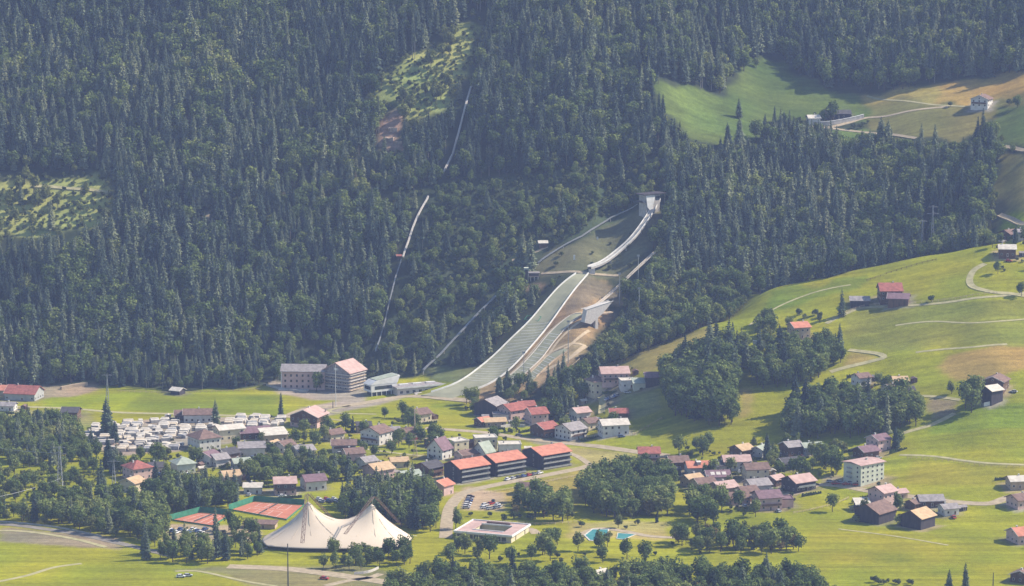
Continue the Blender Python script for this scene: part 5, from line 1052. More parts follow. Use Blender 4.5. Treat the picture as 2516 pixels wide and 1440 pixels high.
def trunk_mesh(name, h, r, m, limbs=0, lz=.4, ll=3):
    b = MB(); r_ = random.Random(int(h*100)); q = Vector((0, 0, -1.5)); n_ = 5
    for i in range(n_): e = Vector((r_.uniform(-.12, .12)*i*.5, r_.uniform(-.12, .12)*i*.5, h*(i+1)/n_)); b.bar(q, e, r*(1-i/n_*.85), 6, 0, r*(1-(i+1)/n_*.85)); q = e
    for i in range(limbs): a = 2.4*i; z = h*(lz+.5*i/max(1, limbs)); L_ = ll*(1-.4*i/limbs); b.bar((0, 0, z), (math.cos(a)*L_, math.sin(a)*L_, z+L_*.6), r*.4, 5, 0, r*.1)
    return b.mesh(name, m)
def spruce_mesh(seed, H=25.0, R=5.0, tiers=20, bare=.10, thin=0.0, slim=1.0):
    r_ = random.Random(seed); V, F = [], []; R *= slim; lean = (r_.uniform(-.015, .015), r_.uniform(-.015, .015)); lop = [r_.uniform(.75, 1.2) for _ in range(7)]
    for k in range(tiers):
        f = k/(tiers-1); z = H*(bare+(1-bare)*f**.95); rad = R*(1-f)**.56*r_.uniform(.82, 1.12)+.22; n_ = max(4, int(11*(1-f)+4)); a0 = r_.random()*6.28
        for i in range(n_):
            if r_.random() < .10+thin: continue
            a = a0+6.283*i/n_+r_.uniform(-.2, .2); L_ = rad*r_.uniform(.72, 1.12)*lop[int((a % 6.283)/6.284*7)]; dr = L_*r_.uniform(.28, .48); wd = max(.35, L_*.30)*r_.uniform(.8, 1.2); c, s = math.cos(a), math.sin(a); cx, cy = lean[0]*z, lean[1]*z
            def pt(l, w_, dz): V.append((cx+c*l-s*w_, cy+s*l+c*w_, z+dz)); return len(V)-1
            p0 = pt(0, 0, .25); p1 = pt(L_*.5, wd, -dr*.4-.15); p2 = pt(L_*.5, -wd, -dr*.4-.15); p3 = pt(L_, r_.uniform(-.2, .2)*wd, -dr*.75); p4 = pt(L_*.55, 0, -dr*.15+.12); p5 = pt(L_*.8, wd*.7, -dr*.8-.25); p6 = pt(L_*.8, -wd*.7, -dr*.8-.25); p7 = pt(L_*.35, 0, -dr*.6-1.0)
            F += [(p0, p1, p4), (p0, p4, p2), (p4, p1, p5), (p4, p5, p3), (p4, p3, p6), (p4, p6, p2), (p1, p7, p2)]
    V.append((lean[0]*H, lean[1]*H, H*1.03)); t_ = len(V)-1; k = len(V); V += [(lean[0]*H+.3*math.cos(a), lean[1]*H+.3*math.sin(a), H*.93) for a in (0, 2.1, 4.2)]; F += [(t_, k, k+1), (t_, k+1, k+2), (t_, k+2, k)]
    me = bpy.data.meshes.new('spruce_crown'); me.from_pydata(V, [], F); me.update(); return me
def leafy_mesh(seed, H, R, bottom, n_, size, lobes=11, name='leaf_crown', flat=1.0):
    r = np.random.default_rng(seed); V, F = [], []; zc = (H+bottom)/2; hz = (H-bottom)/2; C_ = []
    for i in range(lobes):
        v = r.normal(size=3); v /= np.linalg.norm(v); q = r.random()**.4*.62; C_.append((v[0]*R*q, v[1]*R*q, zc+v[2]*hz*q+hz*.05, r.uniform(.34, .52)))
    for i in range(n_):
        c = C_[int(r.integers(lobes))]; v = r.normal(size=3); v /= np.linalg.norm(v); q = r.uniform(.72, 1.04) if r.random() < .8 else r.uniform(.3, .7)
        p = np.array([c[0]+v[0]*R*c[3]*q, c[1]+v[1]*R*c[3]*q, c[2]+v[2]*hz*c[3]*q*1.1])
        nrm = v*.9+r.normal(size=3)*.45+np.array([0, 0, .25]); nrm /= np.linalg.norm(nrm); u = np.cross(nrm, r.normal(size=3)); u /= np.linalg.norm(u); w_ = np.cross(nrm, u); s = size*r.uniform(.6, 1.35)
        k = len(V); V += [tuple(p+u*s), tuple(p+w_*s*.8+nrm*s*.25), tuple(p-u*s*.9), tuple(p-w_*s*.8-nrm*s*.2)]; F += [(k, k+1, k+2), (k, k+2, k+3)]
    me = bpy.data.meshes.new(name); me.from_pydata(V, [], F); me.update(); return me
PT = {}                                       # kind -> list of (crown mesh, trunk mesh, reference height)
tr_s = trunk_mesh('spruce_trunk', 23, .30, M['bark']); tr_s2 = trunk_mesh('bare_trunk', 26, .26, M['bark_pale'])
def reg(k, crown, m, trunk, h): crown.materials.append(m); PT.setdefault(k, []).append((crown, trunk, h))
for i in range(5): reg('spruce', spruce_mesh(10+i, slim=(1, .8, 1.15, .9, .7)[i], thin=(0, .05, 0, .12, .05)[i]), M['spruce'], tr_s, 25)
for i in range(3): reg('slim', spruce_mesh(40+i, R=2.6, bare=.42, tiers=14), M['spruce'], tr_s2, 25)
tr_b = trunk_mesh('pale_trunk', 24, .36, M['bark_pale'])
for i in range(2): reg('bare', spruce_mesh(50+i, R=1.7, bare=.72, tiers=8), M['spruce'], tr_b, 25)
tb = trunk_mesh('broad_trunk', 8, .35, M['bark'], 5, .3, 3.2); tb2 = trunk_mesh('small_trunk', 3.5, .14, M['bark'], 3, .3, 1.2)
for i in range(4): reg('broad', leafy_mesh(60+i, 14, 5.2+.5*(i % 2), 2.0, 900, .62, 12), M['broad'], tb, 14)
for i in range(2): reg('lime', leafy_mesh(70+i, 14, 5.0, 2.0, 800, .62, 11), M['lime'], tb, 14)
for i in range(2): reg('olive', leafy_mesh(75+i, 12, 5.4, 1.5, 700, .6, 11), M['olive'], tb, 12)
for i in range(3): reg('bush', leafy_mesh(80+i, 5, 2.6, .2, 420, .38, 8, 'bush_leaves'), M['bushg'], tb2, 5)
for i in range(2): reg('limebush', leafy_mesh(90+i, 5, 2.6, .2, 420, .38, 8, 'bush_leaves'), M['scrub'], tb2, 5)

# ------------------------------------------------------------------ trees: where they stand
TREES = []                                    # x, y, z, kind, variant, height, rotation, label, group, forced
def clear_of(x, y, pad=0.0):
    ok = np.ones(len(x), bool)
    for f in FOOT:
        dx, dy = x-f[0], y-f[1]; c, s = math.cos(f[2]), math.sin(f[2]); ok &= ~((np.abs(dx*c+dy*s) < f[3]+pad) & (np.abs(-dx*s+dy*c) < f[4]+pad))
    for line, w_ in ROADLINES:
        for i in range(0, len(line), 2):
            if w_ < .1: continue
            ok &= ((x-line[i, 0])**2+(y-line[i, 1])**2) > (w_+pad*.4)**2
    return ok
def points(x0, x1, y0, y1, sp):
    nx, ny = int((x1-x0)/sp), int((y1-y0)/sp); a, b_ = np.meshgrid(x0+np.arange(nx)*sp, y0+np.arange(ny)*sp); a = a+rng.uniform(-.45, .45, a.shape)*sp; b_ = b_+rng.uniform(-.45, .45, a.shape)*sp; return a.ravel(), b_.ravel()
def choose(mix, n_):
    k = list(mix); w_ = np.array([mix[q] for q in k], float); return [k[i] for i in rng.choice(len(k), n_, p=w_/w_.sum())]
HR = {'spruce': (15, 26), 'slim': (18, 27), 'bare': (18, 26), 'broad': (11, 18), 'lime': (8, 14), 'olive': (7, 11), 'bush': (2.5, 5), 'limebush': (2.5, 5)}
def add(x, y, kind, h=None, label=None, group=None, forced=False):
    lo, hi = HR[kind]; h = h or lo+(hi-lo)*random.random()**.8; TREES.append((float(x), float(y), float(HT(x, y)), kind, random.randrange(len(PT[kind])), h, random.uniform(0, 6.28), label, group, forced))
# 1. everything beyond the valley floor that is not meadow is forest
FX, FY = points(-430, 430, 1640, 2400, 5.6); FZ = HT(FX, FY); u_, v_ = PXY(FX, FY, FZ); vis = visible(FX, FY, FZ, 2.0)
jx_ = rng.normal(0, 6, len(FX)); inF = inpoly(u_+jx_, v_+jx_*.3, FOREST_EDGE)
for poly, c in COVER[2:]: inF &= ~inpoly(u_+jx_, v_+jx_*.3, poly)
JUMPCLEAR = [(1410, 660), (1560, 505), (1640, 470), (1640, 520), (1560, 620), (1620, 610), (1610, 640), (1530, 740), (1510, 800), (1450, 880), (1340, 960), (1260, 1000), (1090, 1000), (1030, 975), (1100, 930), (1180, 895), (1280, 790), (1360, 705)]
inF &= ~inpoly(u_, v_, JUMPCLEAR)
hidden = (~vis) & (FY > 1760) & (u_ > 1500)
hiddenmid = (~vis) & (FY > 1860) & (u_ <= 1500)
keep = ((vis & inF) | hidden | hiddenmid) & (u_ > -330) & (u_ < 2850) & (v_ > -260)
keep &= clear_of(FX, FY, 1.5)
Z_ = [  # (polygon in the photo, mix, height factor, keep share)
 ([(940, 180), (1150, 40), (1200, 40), (1180, 180), (1110, 300), (1000, 330), (900, 300)], {'limebush': 7, 'bush': 2, 'lime': 2.5, 'spruce': .7}, .8, .9),
 ([(-300, 440), (280, 420), (290, 560), (180, 640), (-300, 640)], {'limebush': 7, 'lime': 3, 'bush': 2, 'spruce': .7}, .8, .9),
 ([(1240, 440), (1500, 395), (1660, 400), (1600, 500), (1480, 560), (1330, 625), (1270, 650), (1180, 640), (1040, 640), (1060, 500), (1100, 440)], {'bush': 7, 'limebush': .6, 'broad': 1.8, 'spruce': .4}, .72, 1),
 ([(1270, 640), (1270, 700), (1150, 840), (1060, 915), (930, 900), (960, 760), (1040, 640)], {'bush': 7, 'limebush': .4, 'broad': 1.8, 'spruce': .5}, .72, 1),
 ([(600, 480), (700, 440), (1100, 430), (1060, 500), (960, 560)], {'bush': 3, 'broad': 3, 'spruce': 3}, .8, 1),
 ([(640, 840), (930, 820), (930, 905), (640, 950)], {'bush': 4, 'broad': 3, 'spruce': 1}, .7, 1),
 ([(60, 800), (220, 800), (220, 960), (60, 960)], {'broad': 4, 'spruce': 3, 'lime': 1}, 1, 1),
 ([(1480, 640), (1700, 600), (1860, 620), (1860, 740), (1750, 800), (1600, 870), (1480, 910), (1430, 880), (1500, 800), (1540, 730)], {'broad': 3, 'lime': 7, 'spruce': .3}, 1, 1),
 ([(1460, 120), (1540, 130), (1560, 280), (1460, 300)], {'broad': 3, 'spruce': 2}, 1, 1),
 ([(2050, 360), (2460, 330), (2460, 620), (2050, 680)], {'broad': 5, 'spruce': 4, 'lime': 1.4}, 1, 1),
 ([(1640, 330), (2060, 380), (2060, 700), (1640, 700)], {'spruce': 6, 'broad': 3}, 1, 1),
 ([(2040, 0), (2600, 0), (2600, 170), (2040, 200)], {'spruce': 5, 'broad': 3, 'lime': .5}, 1, 1),
 ([(1250, 230), (1560, 230), (1560, 400), (1250, 400)], {'spruce': 3, 'broad': 4}, 1, 1)]
zi = np.full(len(FX), -1)
for i, z in enumerate(Z_): zi[inpoly(u_, v_, z[0])] = i
OPEN = [COVER[2][0], COVER[5][0], COVER[8][0], COVER[9][0], COVER[11][0], COVER[12][0], COVER[15][0], [(1300, 660), (1350, 622), (1480, 562), (1560, 512), (1565, 475), (1635, 475), (1602, 600), (1612, 625), (1540, 690), (1535, 742), (1500, 790), (1440, 880), (1340, 950), (1250, 960), (1180, 940), (1370, 700)],
 [(1278, 650), (1330, 650), (1330, 692), (1278, 692)], [(2262, 500), (2294, 500), (2294, 590), (2262, 590)], COVER[13][0]]
def band(pts, w_): return [(x-w_, y) for x, y in pts]+[(x+w_, y) for x, y in pts[::-1]]
BARE = [(30, 345, 14, 45), (90, 350, 16, 45), (232, 350, 22, 60), (306, 340, 8, 50), (468, 262, 12, 60), (488, 495, 14, 75), (447, 655, 8, 50), (415, 690, 6, 40), (585, 770, 10, 50), (637, 770, 8, 40), (714, 720, 10, 40), (795, 755, 18, 45), (1015, 112, 6, 60), (905, 205, 5, 40), (285, 555, 5, 40), (656, 452, 6, 60), (46, 755, 10, 45)]
OPEN += [band([(1163, 190), (1147, 255), (1130, 320), (1112, 385), (1090, 436)], 9), band([(1052, 486), (1015, 565), (990, 640)], 15), band([(986, 640), (958, 745), (932, 845), (922, 878)], 10), band([(1282, 690), (1235, 722), (1180, 775), (1130, 828), (1082, 880), (1040, 920)], 17), [(900, 458), (1100, 432), (1300, 407), (1500, 397), (1500, 412), (1300, 427), (1100, 450), (950, 478)]]
OPEN += [[(1600, 606), (1618, 622), (1545, 712), (1520, 775), (1490, 800), (1465, 745), (1510, 700)]]
OPEN += [[(x-w_, y-h_*.3), (x+w_, y-h_*.3), (x+w_, y+h_*.5), (x-w_, y+h_*.5)] for x, y, w_, h_ in BARE]
kept = np.where(keep)[0]; stand = vnoise(GZ.shape, 14, 55)
for i in kept:
    z = Z_[zi[i]] if zi[i] >= 0 else None
    mix = z[1] if z else {'spruce': 9, 'slim': 2, 'broad': 4.6, 'lime': .5}
    if z is None and hidden[i]: mix = {'spruce': 4, 'broad': 3}
    k = choose(mix, 1)[0]; lo, hi = HR[k]; s_ = stand[int((FY[i]-gy[0])/CELL), int((FX[i]-gx[0])/CELL)]
    if z is None and s_ > .55 and random.random() < .6: k = 'broad'; lo, hi = HR[k]
    if not z and s_ < -.75 and random.random() < .5: continue
    edge_ = 0.62 if (v_[i] > 900 and u_[i] < 1100 and not z) else 1
    h = (lo+(hi-lo)*random.random())*(z[2] if z else (1+.15*s_))*edge_
    while h > 3:                              # trees below a meadow stay low enough to leave it open
        a_, b_ = PXY(FX[i], FY[i], FZ[i]+h*.9); a2, b2 = PXY(FX[i], FY[i], FZ[i]+h*.5)
        if not any(inpoly(np.array([a_, a2]), np.array([b_, b2]), q_).any() for q_ in OPEN): break
        if random.random() < .06: break
        h *= .75
    if h <= 3.6 and random.random() < .5: continue
    if h < 8 and k in ('spruce', 'slim', 'broad'): k = 'bush' if h < 5 else k
    add(FX[i], FY[i], k, h)
for x_, y_, w_, h_ in BARE:                   # groups of bare pale trunks
    for k in range(max(2, int(w_/3.5))): p = g(x_+random.uniform(-w_, w_), y_+h_*.5+random.uniform(-4, 4)); add(p.x, p.y, 'bare', random.uniform(.75, 1.05)*h_*1.15/3.7)
# bushy fill under the scattered clearings
for poly, mix, sp in (([(950, 185), (1000, 135), (1110, 112), (1175, 60), (1175, 130), (1100, 270), (990, 300)], {'limebush': 4, 'bush': 4, 'lime': 1, 'spruce': .3}, 4.2), ([(-200, 470), (70, 450), (250, 428), (272, 500), (240, 545), (160, 575), (-200, 590)], {'limebush': 4, 'bush': 3, 'lime': 1, 'spruce': .2}, 4.4), (Z_[2][0], {'bush': 6, 'limebush': .8, 'broad': 1.2}, 3.9), (Z_[3][0], {'bush': 6, 'limebush': .5, 'broad': 1.2}, 3.9), (Z_[4][0], {'bush': 6, 'limebush': 1, 'broad': 1}, 5),
                      ([(1290, 655), (1350, 622), (1480, 562), (1560, 512), (1602, 600), (1530, 680)], {'bush': 1}, 15)):
    X_, Y_ = points(-430, 300, 1800, 2400, sp); a, b_ = PXY(X_, Y_, HT(X_, Y_)); k = inpoly(a, b_, poly) & clear_of(X_, Y_, 1)
    for x, y in zip(X_[k], Y_[k]): k2 = choose(mix, 1)[0]; add(x, y, k2, (HR[k2][0]+(HR[k2][1]-HR[k2][0])*random.random())*(.55 if k2 == 'broad' else 1) if random.random() < .7 else 2.4)
# 2. clumps and rows in the valley and on the green hillside
def clump(poly, mix, sp, hf, phrase, group, pad=.8, keep_=1.0, mx=None):
    q = [g(*p) for p in poly]; X_, Y_ = points(min(v.x for v in q)-2, max(v.x for v in q)+2, min(v.y for v in q)-2, max(v.y for v in q)+2, sp)
    k = inpoly(X_, Y_, [(v.x, v.y) for v in q]) & clear_of(X_, Y_, pad); X_, Y_ = X_[k], Y_[k]; ks = choose(mix, len(X_)) if len(X_) else []
    for x, y, kd in zip(X_, Y_, ks):
        if random.random() > keep_: continue
        lo, hi = HR[kd]; add(x, y, kd, (lo+(hi-lo)*random.random())*hf, phrase, group)
clump([(1640, 1008), (1632, 940), (1700, 896), (1745, 880), (1806, 885), (1812, 960), (1800, 1042), (1760, 1052), (1690, 1040)], {'spruce': 1.1, 'broad': 7}, 5.0, 1.1, 'in the dense dark wood at the left of the hillside', 'trees of the left hillside wood')
clump([(1745, 880), (1700, 890), (1740, 860), (1800, 858), (1850, 880), (1812, 905)], {'broad': 3, 'spruce': 1}, 6, .9, 'at the top of the left hillside wood', 'trees of the left hillside wood')
clump([(1840, 955), (1832, 905), (1870, 870), (1900, 860), (1990, 862), (2080, 866), (2076, 905), (2030, 932), (1975, 948), (1900, 962)], {'broad': 7, 'spruce': .5, 'lime': .8}, 5.6, .9, 'in the middle hillside wood round the orange roofed house', 'trees of the middle hillside wood')
clump([(1950, 1030), (1945, 1000), (2040, 985), (2140, 1000), (2225, 990), (2262, 1030), (2285, 1050), (2210, 1070), (2080, 1078), (1945, 1078), (1920, 1060)], {'broad': 7, 'spruce': .9, 'lime': .5}, 5.4, .95, 'in the big wood above the right village', 'trees of the big right wood')
clump([(2352, 1014), (2356, 990), (2400, 985), (2418, 1000), (2412, 1016)], {'broad': 3, 'spruce': 1}, 6, 1.25, 'in the dark group left of the steel grey barn', 'trees beside the steel grey barn')
clump([(2465, 985), (2490, 955), (2516, 935), (2516, 975)], {'broad': 3}, 7, .7, 'right of the wide gabled right farmhouse', 'trees by the right farm')
clump([(1870, 785), (1905, 775), (1930, 800), (1900, 830), (1850, 840)], {'broad': 3, 'lime': 2}, 7, .75, 'in the loose orchard above the terrace wall', 'orchard trees on the hillside')
clump([(1960, 770), (2040, 770), (2040, 790), (1990, 800)], {'bush': 3, 'limebush': 1}, 6, 1, 'in the little hedge left of the lone farmhouse', 'hillside hedge shrubs')
clump([(-40, 1115), (-40, 1050), (40, 1040), (110, 1036), (190, 1052), (200, 1090), (260, 1125), (180, 1140), (60, 1150)], {'spruce': 1.6, 'broad': 5}, 6.0, .58, 'in the dark grove left of the campsite', 'trees of the dark left grove')
clump([(222, 1085), (215, 1065), (310, 1062), (318, 1080), (290, 1095)], {'spruce': 1}, 6.2, .8, 'in the tall spruce group before the caravans', 'tall spruces before the caravans')
clump([(-40, 1160), (100, 1155), (240, 1160), (250, 1200), (190, 1240), (80, 1262), (-40, 1262)], {'limebush': 4, 'bush': 3, 'broad': 1.4, 'lime': 2}, 5.0, .6, 'on the scrubby slope under the lattice pylon', 'trees on the scrubby left slope')
clump([(-40, 1290), (-40, 1272), (120, 1264), (210, 1240), (300, 1236), (340, 1250), (420, 1268), (400, 1300), (420, 1340), (300, 1322), (150, 1298)], {'spruce': .8, 'broad': 5, 'lime': 1}, 5.6, .68, 'in the shaded wood above the embankment road', 'trees of the shaded left wood')
clump([(350, 1235), (370, 1212), (430, 1208), (530, 1212), (610, 1232), (560, 1246), (470, 1258), (400, 1262)], {'broad': 5, 'spruce': 1.5}, 5.4, .75, 'in the dark wood behind the clay courts', 'trees behind the clay courts')
clump([(590, 1165), (620, 1142), (700, 1136), (800, 1138), (890, 1155), (880, 1180), (820, 1190), (740, 1172), (660, 1195), (610, 1190)], {'broad': 5, 'bush': 3, 'spruce': .4, 'lime': 1.6}, 5.2, .6, 'in the leafy belt across the middle of the village', 'trees of the village leafy belt')
clump([(850, 1280), (835, 1240), (880, 1225), (960, 1215), (1040, 1212), (1090, 1240), (1090, 1310), (980, 1298), (930, 1290)], {'spruce': 3, 'broad': 5}, 5.6, .8, 'in the tall dark wood right behind the tent', 'trees behind the tent')
clump([(240, 1090), (250, 1150), (300, 1190), (300, 1120)], {'broad': 2, 'bush': 2, 'spruce': 1}, 7, .8, 'beside the little pylon left of the peach house', 'trees left of the peach house')
clump([(1440, 1262), (1430, 1215), (1480, 1185), (1560, 1165), (1630, 1180), (1655, 1230), (1640, 1275), (1500, 1275)], {'broad': 5, 'olive': .5, 'lime': 1.5}, 5.6, .85, 'in the leafy grove between the ochre field and the right village', 'trees of the central grove')
clump([(1230, 1262), (1262, 1230), (1330, 1235), (1420, 1240), (1440, 1272), (1370, 1285), (1290, 1278)], {'broad': 4, 'bush': 4, 'olive': 1}, 6, .8, 'around the weathered hay barn', 'trees round the hay barn')
clump([(1690, 1240), (1730, 1235), (1780, 1262), (1770, 1290), (1700, 1290)], {'broad': 5, 'lime': 1}, 5.6, .8, 'in the dark group left of the pink corner house garden', 'trees left of the pink corner house')
clump([(1640, 1350), (1660, 1325), (1760, 1318), (1860, 1322), (1960, 1340), (1980, 1356), (1900, 1362), (1700, 1362)], {'broad': 4, 'olive': 2.5, 'bush': 2, 'lime': 2}, 5.8, .72, 'in the mixed grove under the pink corner house', 'trees of the lower right grove')
clump([(940, 1500), (960, 1440), (1050, 1425), (1200, 1418), (1440, 1418), (1700, 1418), (1900, 1425), (1990, 1440), (2080, 1500)], {'broad': 6, 'spruce': .5, 'lime': 1.5, 'olive': .6}, 5.4, .7, 'in the wood along the bottom edge', 'trees of the bottom wood', keep_=.95)
clump([(780, 1395), (840, 1385), (1000, 1370), (1040, 1395), (920, 1400), (860, 1404)], {'broad': 3, 'spruce': .5}, 6.2, .5, 'in the dark grove above the bottom road', 'trees above the bottom road')
clump([(800, 1368), (860, 1360), (990, 1362), (1010, 1378), (860, 1382)], {'broad': 2, 'lime': 1, 'bush': 2}, 4.8, .62, 'directly in front of the tent', 'trees before the tent', pad=-1)
clump([(1210, 965), (1240, 945), (1300, 950), (1340, 970), (1320, 990), (1240, 990)], {'spruce': 2, 'broad': 3}, 6.5, .7, 'at the foot of the small jumps', 'trees at the jump foot')
clump([(1350, 960), (1400, 930), (1480, 915), (1440, 960), (1430, 985), (1370, 1010)], {'spruce': 2, 'broad': 4}, 6.2, .8, 'between the small jumps and the large pinkish inn', 'trees left of the inn')
clump([(1345, 1010), (1400, 990), (1440, 1000), (1395, 1035), (1345, 1040)], {'broad': 2, 'bush': 3, 'spruce': 1}, 6, .8, 'above the light grey roofed white house', 'trees above the village road')
clump([(1120, 1010), (1140, 985), (1190, 980), (1175, 1010)], {'broad': 2, 'bush': 2}, 6.5, .7, 'left of the big dark barn', 'trees left of the big dark barn')
clump([(1160, 1050), (1230, 1052), (1300, 1062), (1300, 1070), (1180, 1062)], {'bush': 3, 'broad': 1}, 5.5, .8, 'along the garden edge above the village road', 'garden shrubs above the road')
clump([(2000, 1150), (1990, 1115), (2060, 1110), (2110, 1125), (2060, 1140), (2060, 1175)], {'broad': 3, 'bush': 3, 'lime': 1}, 6, .8, 'left of the pale apartment house', 'garden trees by the apartment house')
clump([(2160, 1172), (2185, 1160), (2200, 1180), (2180, 1200), (2130, 1200)], {'broad': 2, 'bush': 2}, 6, .7, 'right of the pale apartment house', 'garden trees by the apartment house')
clump([(2195, 1100), (2230, 1088), (2245, 1105), (2215, 1115)], {'broad': 2, 'bush': 2}, 6, .75, 'right of the pink house under the wood', 'garden trees under the wood')
clump([(2440, 640), (2500, 640), (2510, 672), (2450, 678)], {'broad': 2, 'bush': 2}, 8, .7, 'below the farm house in the looping lane', 'garden trees in the looping lane')
clump([(2440, 595), (2380, 600), (2300, 612), (2440, 560), (2470, 590)], {'broad': 2, 'bush': 3}, 8, .6, 'on the crest left of the brown farm cottage', 'crest shrubs')
clump([(1000, 1040), (960, 1050), (950, 1030), (1000, 1015), (1060, 1050), (1060, 1085), (980, 1090)], {'broad': 2, 'bush': 4, 'spruce': .4}, 7, .7, 'in the gardens below the cream house', 'garden trees in the middle village')
clump([(800, 1050), (870, 1050), (880, 1090), (800, 1085)], {'broad': 2, 'bush': 3}, 7.5, .65, 'left of the white three storey house', 'garden trees by the white house')
clump([(1140, 1250), (1160, 1262), (1330, 1278), (1330, 1285), (1150, 1275)], {'bush': 1}, 9, 1, 'along the lawn behind the low flat pavilion', 'lawn shrubs')
clump([(370, 1120), (480, 1118), (470, 1150), (420, 1150), (380, 1140)], {'broad': 1, 'bush': 3}, 6.5, .8, 'between the campsite and the pale greenish house', 'shrubs below the campsite')
clump([(1640, 1112), (1700, 1100), (1780, 1105), (1770, 1125), (1690, 1125)], {'bush': 3, 'broad': 1.5}, 6.5, .7, 'above the orange roof with the pale dormer', 'garden trees above the orange roof')
clump([(1890, 1180), (1925, 1160), (2020, 1170), (2010, 1188), (1930, 1215)], {'bush': 3, 'broad': 1}, 6.5, .7, 'round the dark gabled chalet at the lane', 'garden trees by the dark chalet')
clump([(1700, 1226), (1760, 1235), (1880, 1262), (1850, 1275), (1740, 1255)], {'bush': 3, 'broad': 2}, 6, .75, 'in front of the pink corner house', 'garden trees by the pink corner house')
clump([(550, 1290), (640, 1300), (640, 1330), (560, 1325), (500, 1310)], {'bush': 2, 'broad': 2}, 6.5, .7, 'between the clay court and the tent', 'shrubs left of the tent')
clump([(2140, 1430), (2260, 1425), (2260, 1440), (2140, 1442)], {'bush': 3}, 5, .9, 'at the bottom edge of the right meadow', 'shrubs at the bottom meadow edge')
clump([(1330, 1330), (1430, 1330), (1420, 1385), (1340, 1390)], {'bush': 3, 'broad': 2}, 8, .8, 'left of the swimming pools', 'shrubs by the pools')
VILL = [([(560, 1095), (880, 1040), (1060, 1080), (1100, 1120), (1090, 1215), (860, 1200), (640, 1200), (600, 1130)], 9), ([(1160, 1000), (1440, 990), (1560, 1020), (1480, 1085), (1280, 1075), (1160, 1040)], 9), ([(1040, 1065), (1290, 1085), (1290, 1110), (1050, 1130)], 8.5),
 ([(1630, 1110), (1790, 1105), (1950, 1070), (2060, 1080), (2060, 1180), (1950, 1210), (1960, 1260), (1800, 1262), (1640, 1190)], 7.5), ([(2080, 1225), (2140, 1215), (2340, 1225), (2320, 1275), (2200, 1265), (2090, 1262)], 9), ([(290, 1130), (620, 1110), (620, 1170), (300, 1215)], 8),
 ([(1420, 920), (1600, 900), (1600, 965), (1470, 990), (1400, 975)], 8), ([(2080, 920), (2250, 920), (2260, 985), (2140, 990)], 7), ([(2430, 560), (2560, 560), (2560, 680), (2430, 660)], 9), ([(1990, 268), (2130, 268), (2130, 300), (1990, 320)], 9), ([(410, 1290), (640, 1290), (700, 1325), (420, 1330)], 9)]
for i, (poly, sp) in enumerate(VILL):
    clump(poly, {'bush': 5, 'limebush': 2, 'broad': 1.6, 'lime': .6, 'spruce': .25}, sp, .62, 'in the gardens', 'garden trees and shrubs', .2, .8)
clump([(215, 1060), (320, 1036), (440, 1028), (640, 1024), (690, 1040), (560, 1056), (470, 1100), (290, 1112)], {'bush': 4, 'broad': 1, 'spruce': .5}, 17, .7, 'between the caravans', 'shrubs between the caravans', -1)
clump([(1060, 1350), (1200, 1362), (1420, 1345), (1640, 1350), (1640, 1392), (1060, 1392)], {'broad': 3, 'bush': 4, 'lime': 1.5, 'olive': .5}, 10.5, .7, 'behind the bottom wood', 'trees behind the bottom wood')
clump([(1400, 1288), (1640, 1284), (1640, 1300), (1400, 1302)], {'bush': 4, 'lime': .6}, 9, .8, 'on the dry lawn above the pools', 'shrubs above the pools')
clump([(1470, 1340), (1540, 1334), (1545, 1346), (1470, 1350)], {'lime': 2, 'olive': 1}, 7, .62, 'in front of the swimming pools', 'trees before the pools', -14)
clump([(1100, 1346), (1300, 1352), (1300, 1364), (1100, 1360)], {'bush': 3, 'broad': 1}, 7, .7, 'in front of the low flat pavilion', 'shrubs before the pavilion')
clump([(1505, 893), (1600, 846), (1700, 808), (1760, 782), (1840, 722), (1850, 732), (1765, 795), (1610, 858), (1515, 902)], {'lime': 5, 'broad': 2}, 5.5, .72, 'on the rim of the green hill right of the jump', 'light trees on the hill rim')
clump([(300, 1338), (420, 1345), (640, 1345), (650, 1372), (470, 1388), (330, 1372)], {'broad': 4, 'spruce': 1, 'lime': 1}, 6.2, .62, 'in front of the clay courts', 'trees before the clay courts')
def single(px, row, kind, h, label): p = g(px, row); add(p.x, p.y, kind, h, label, None, True)
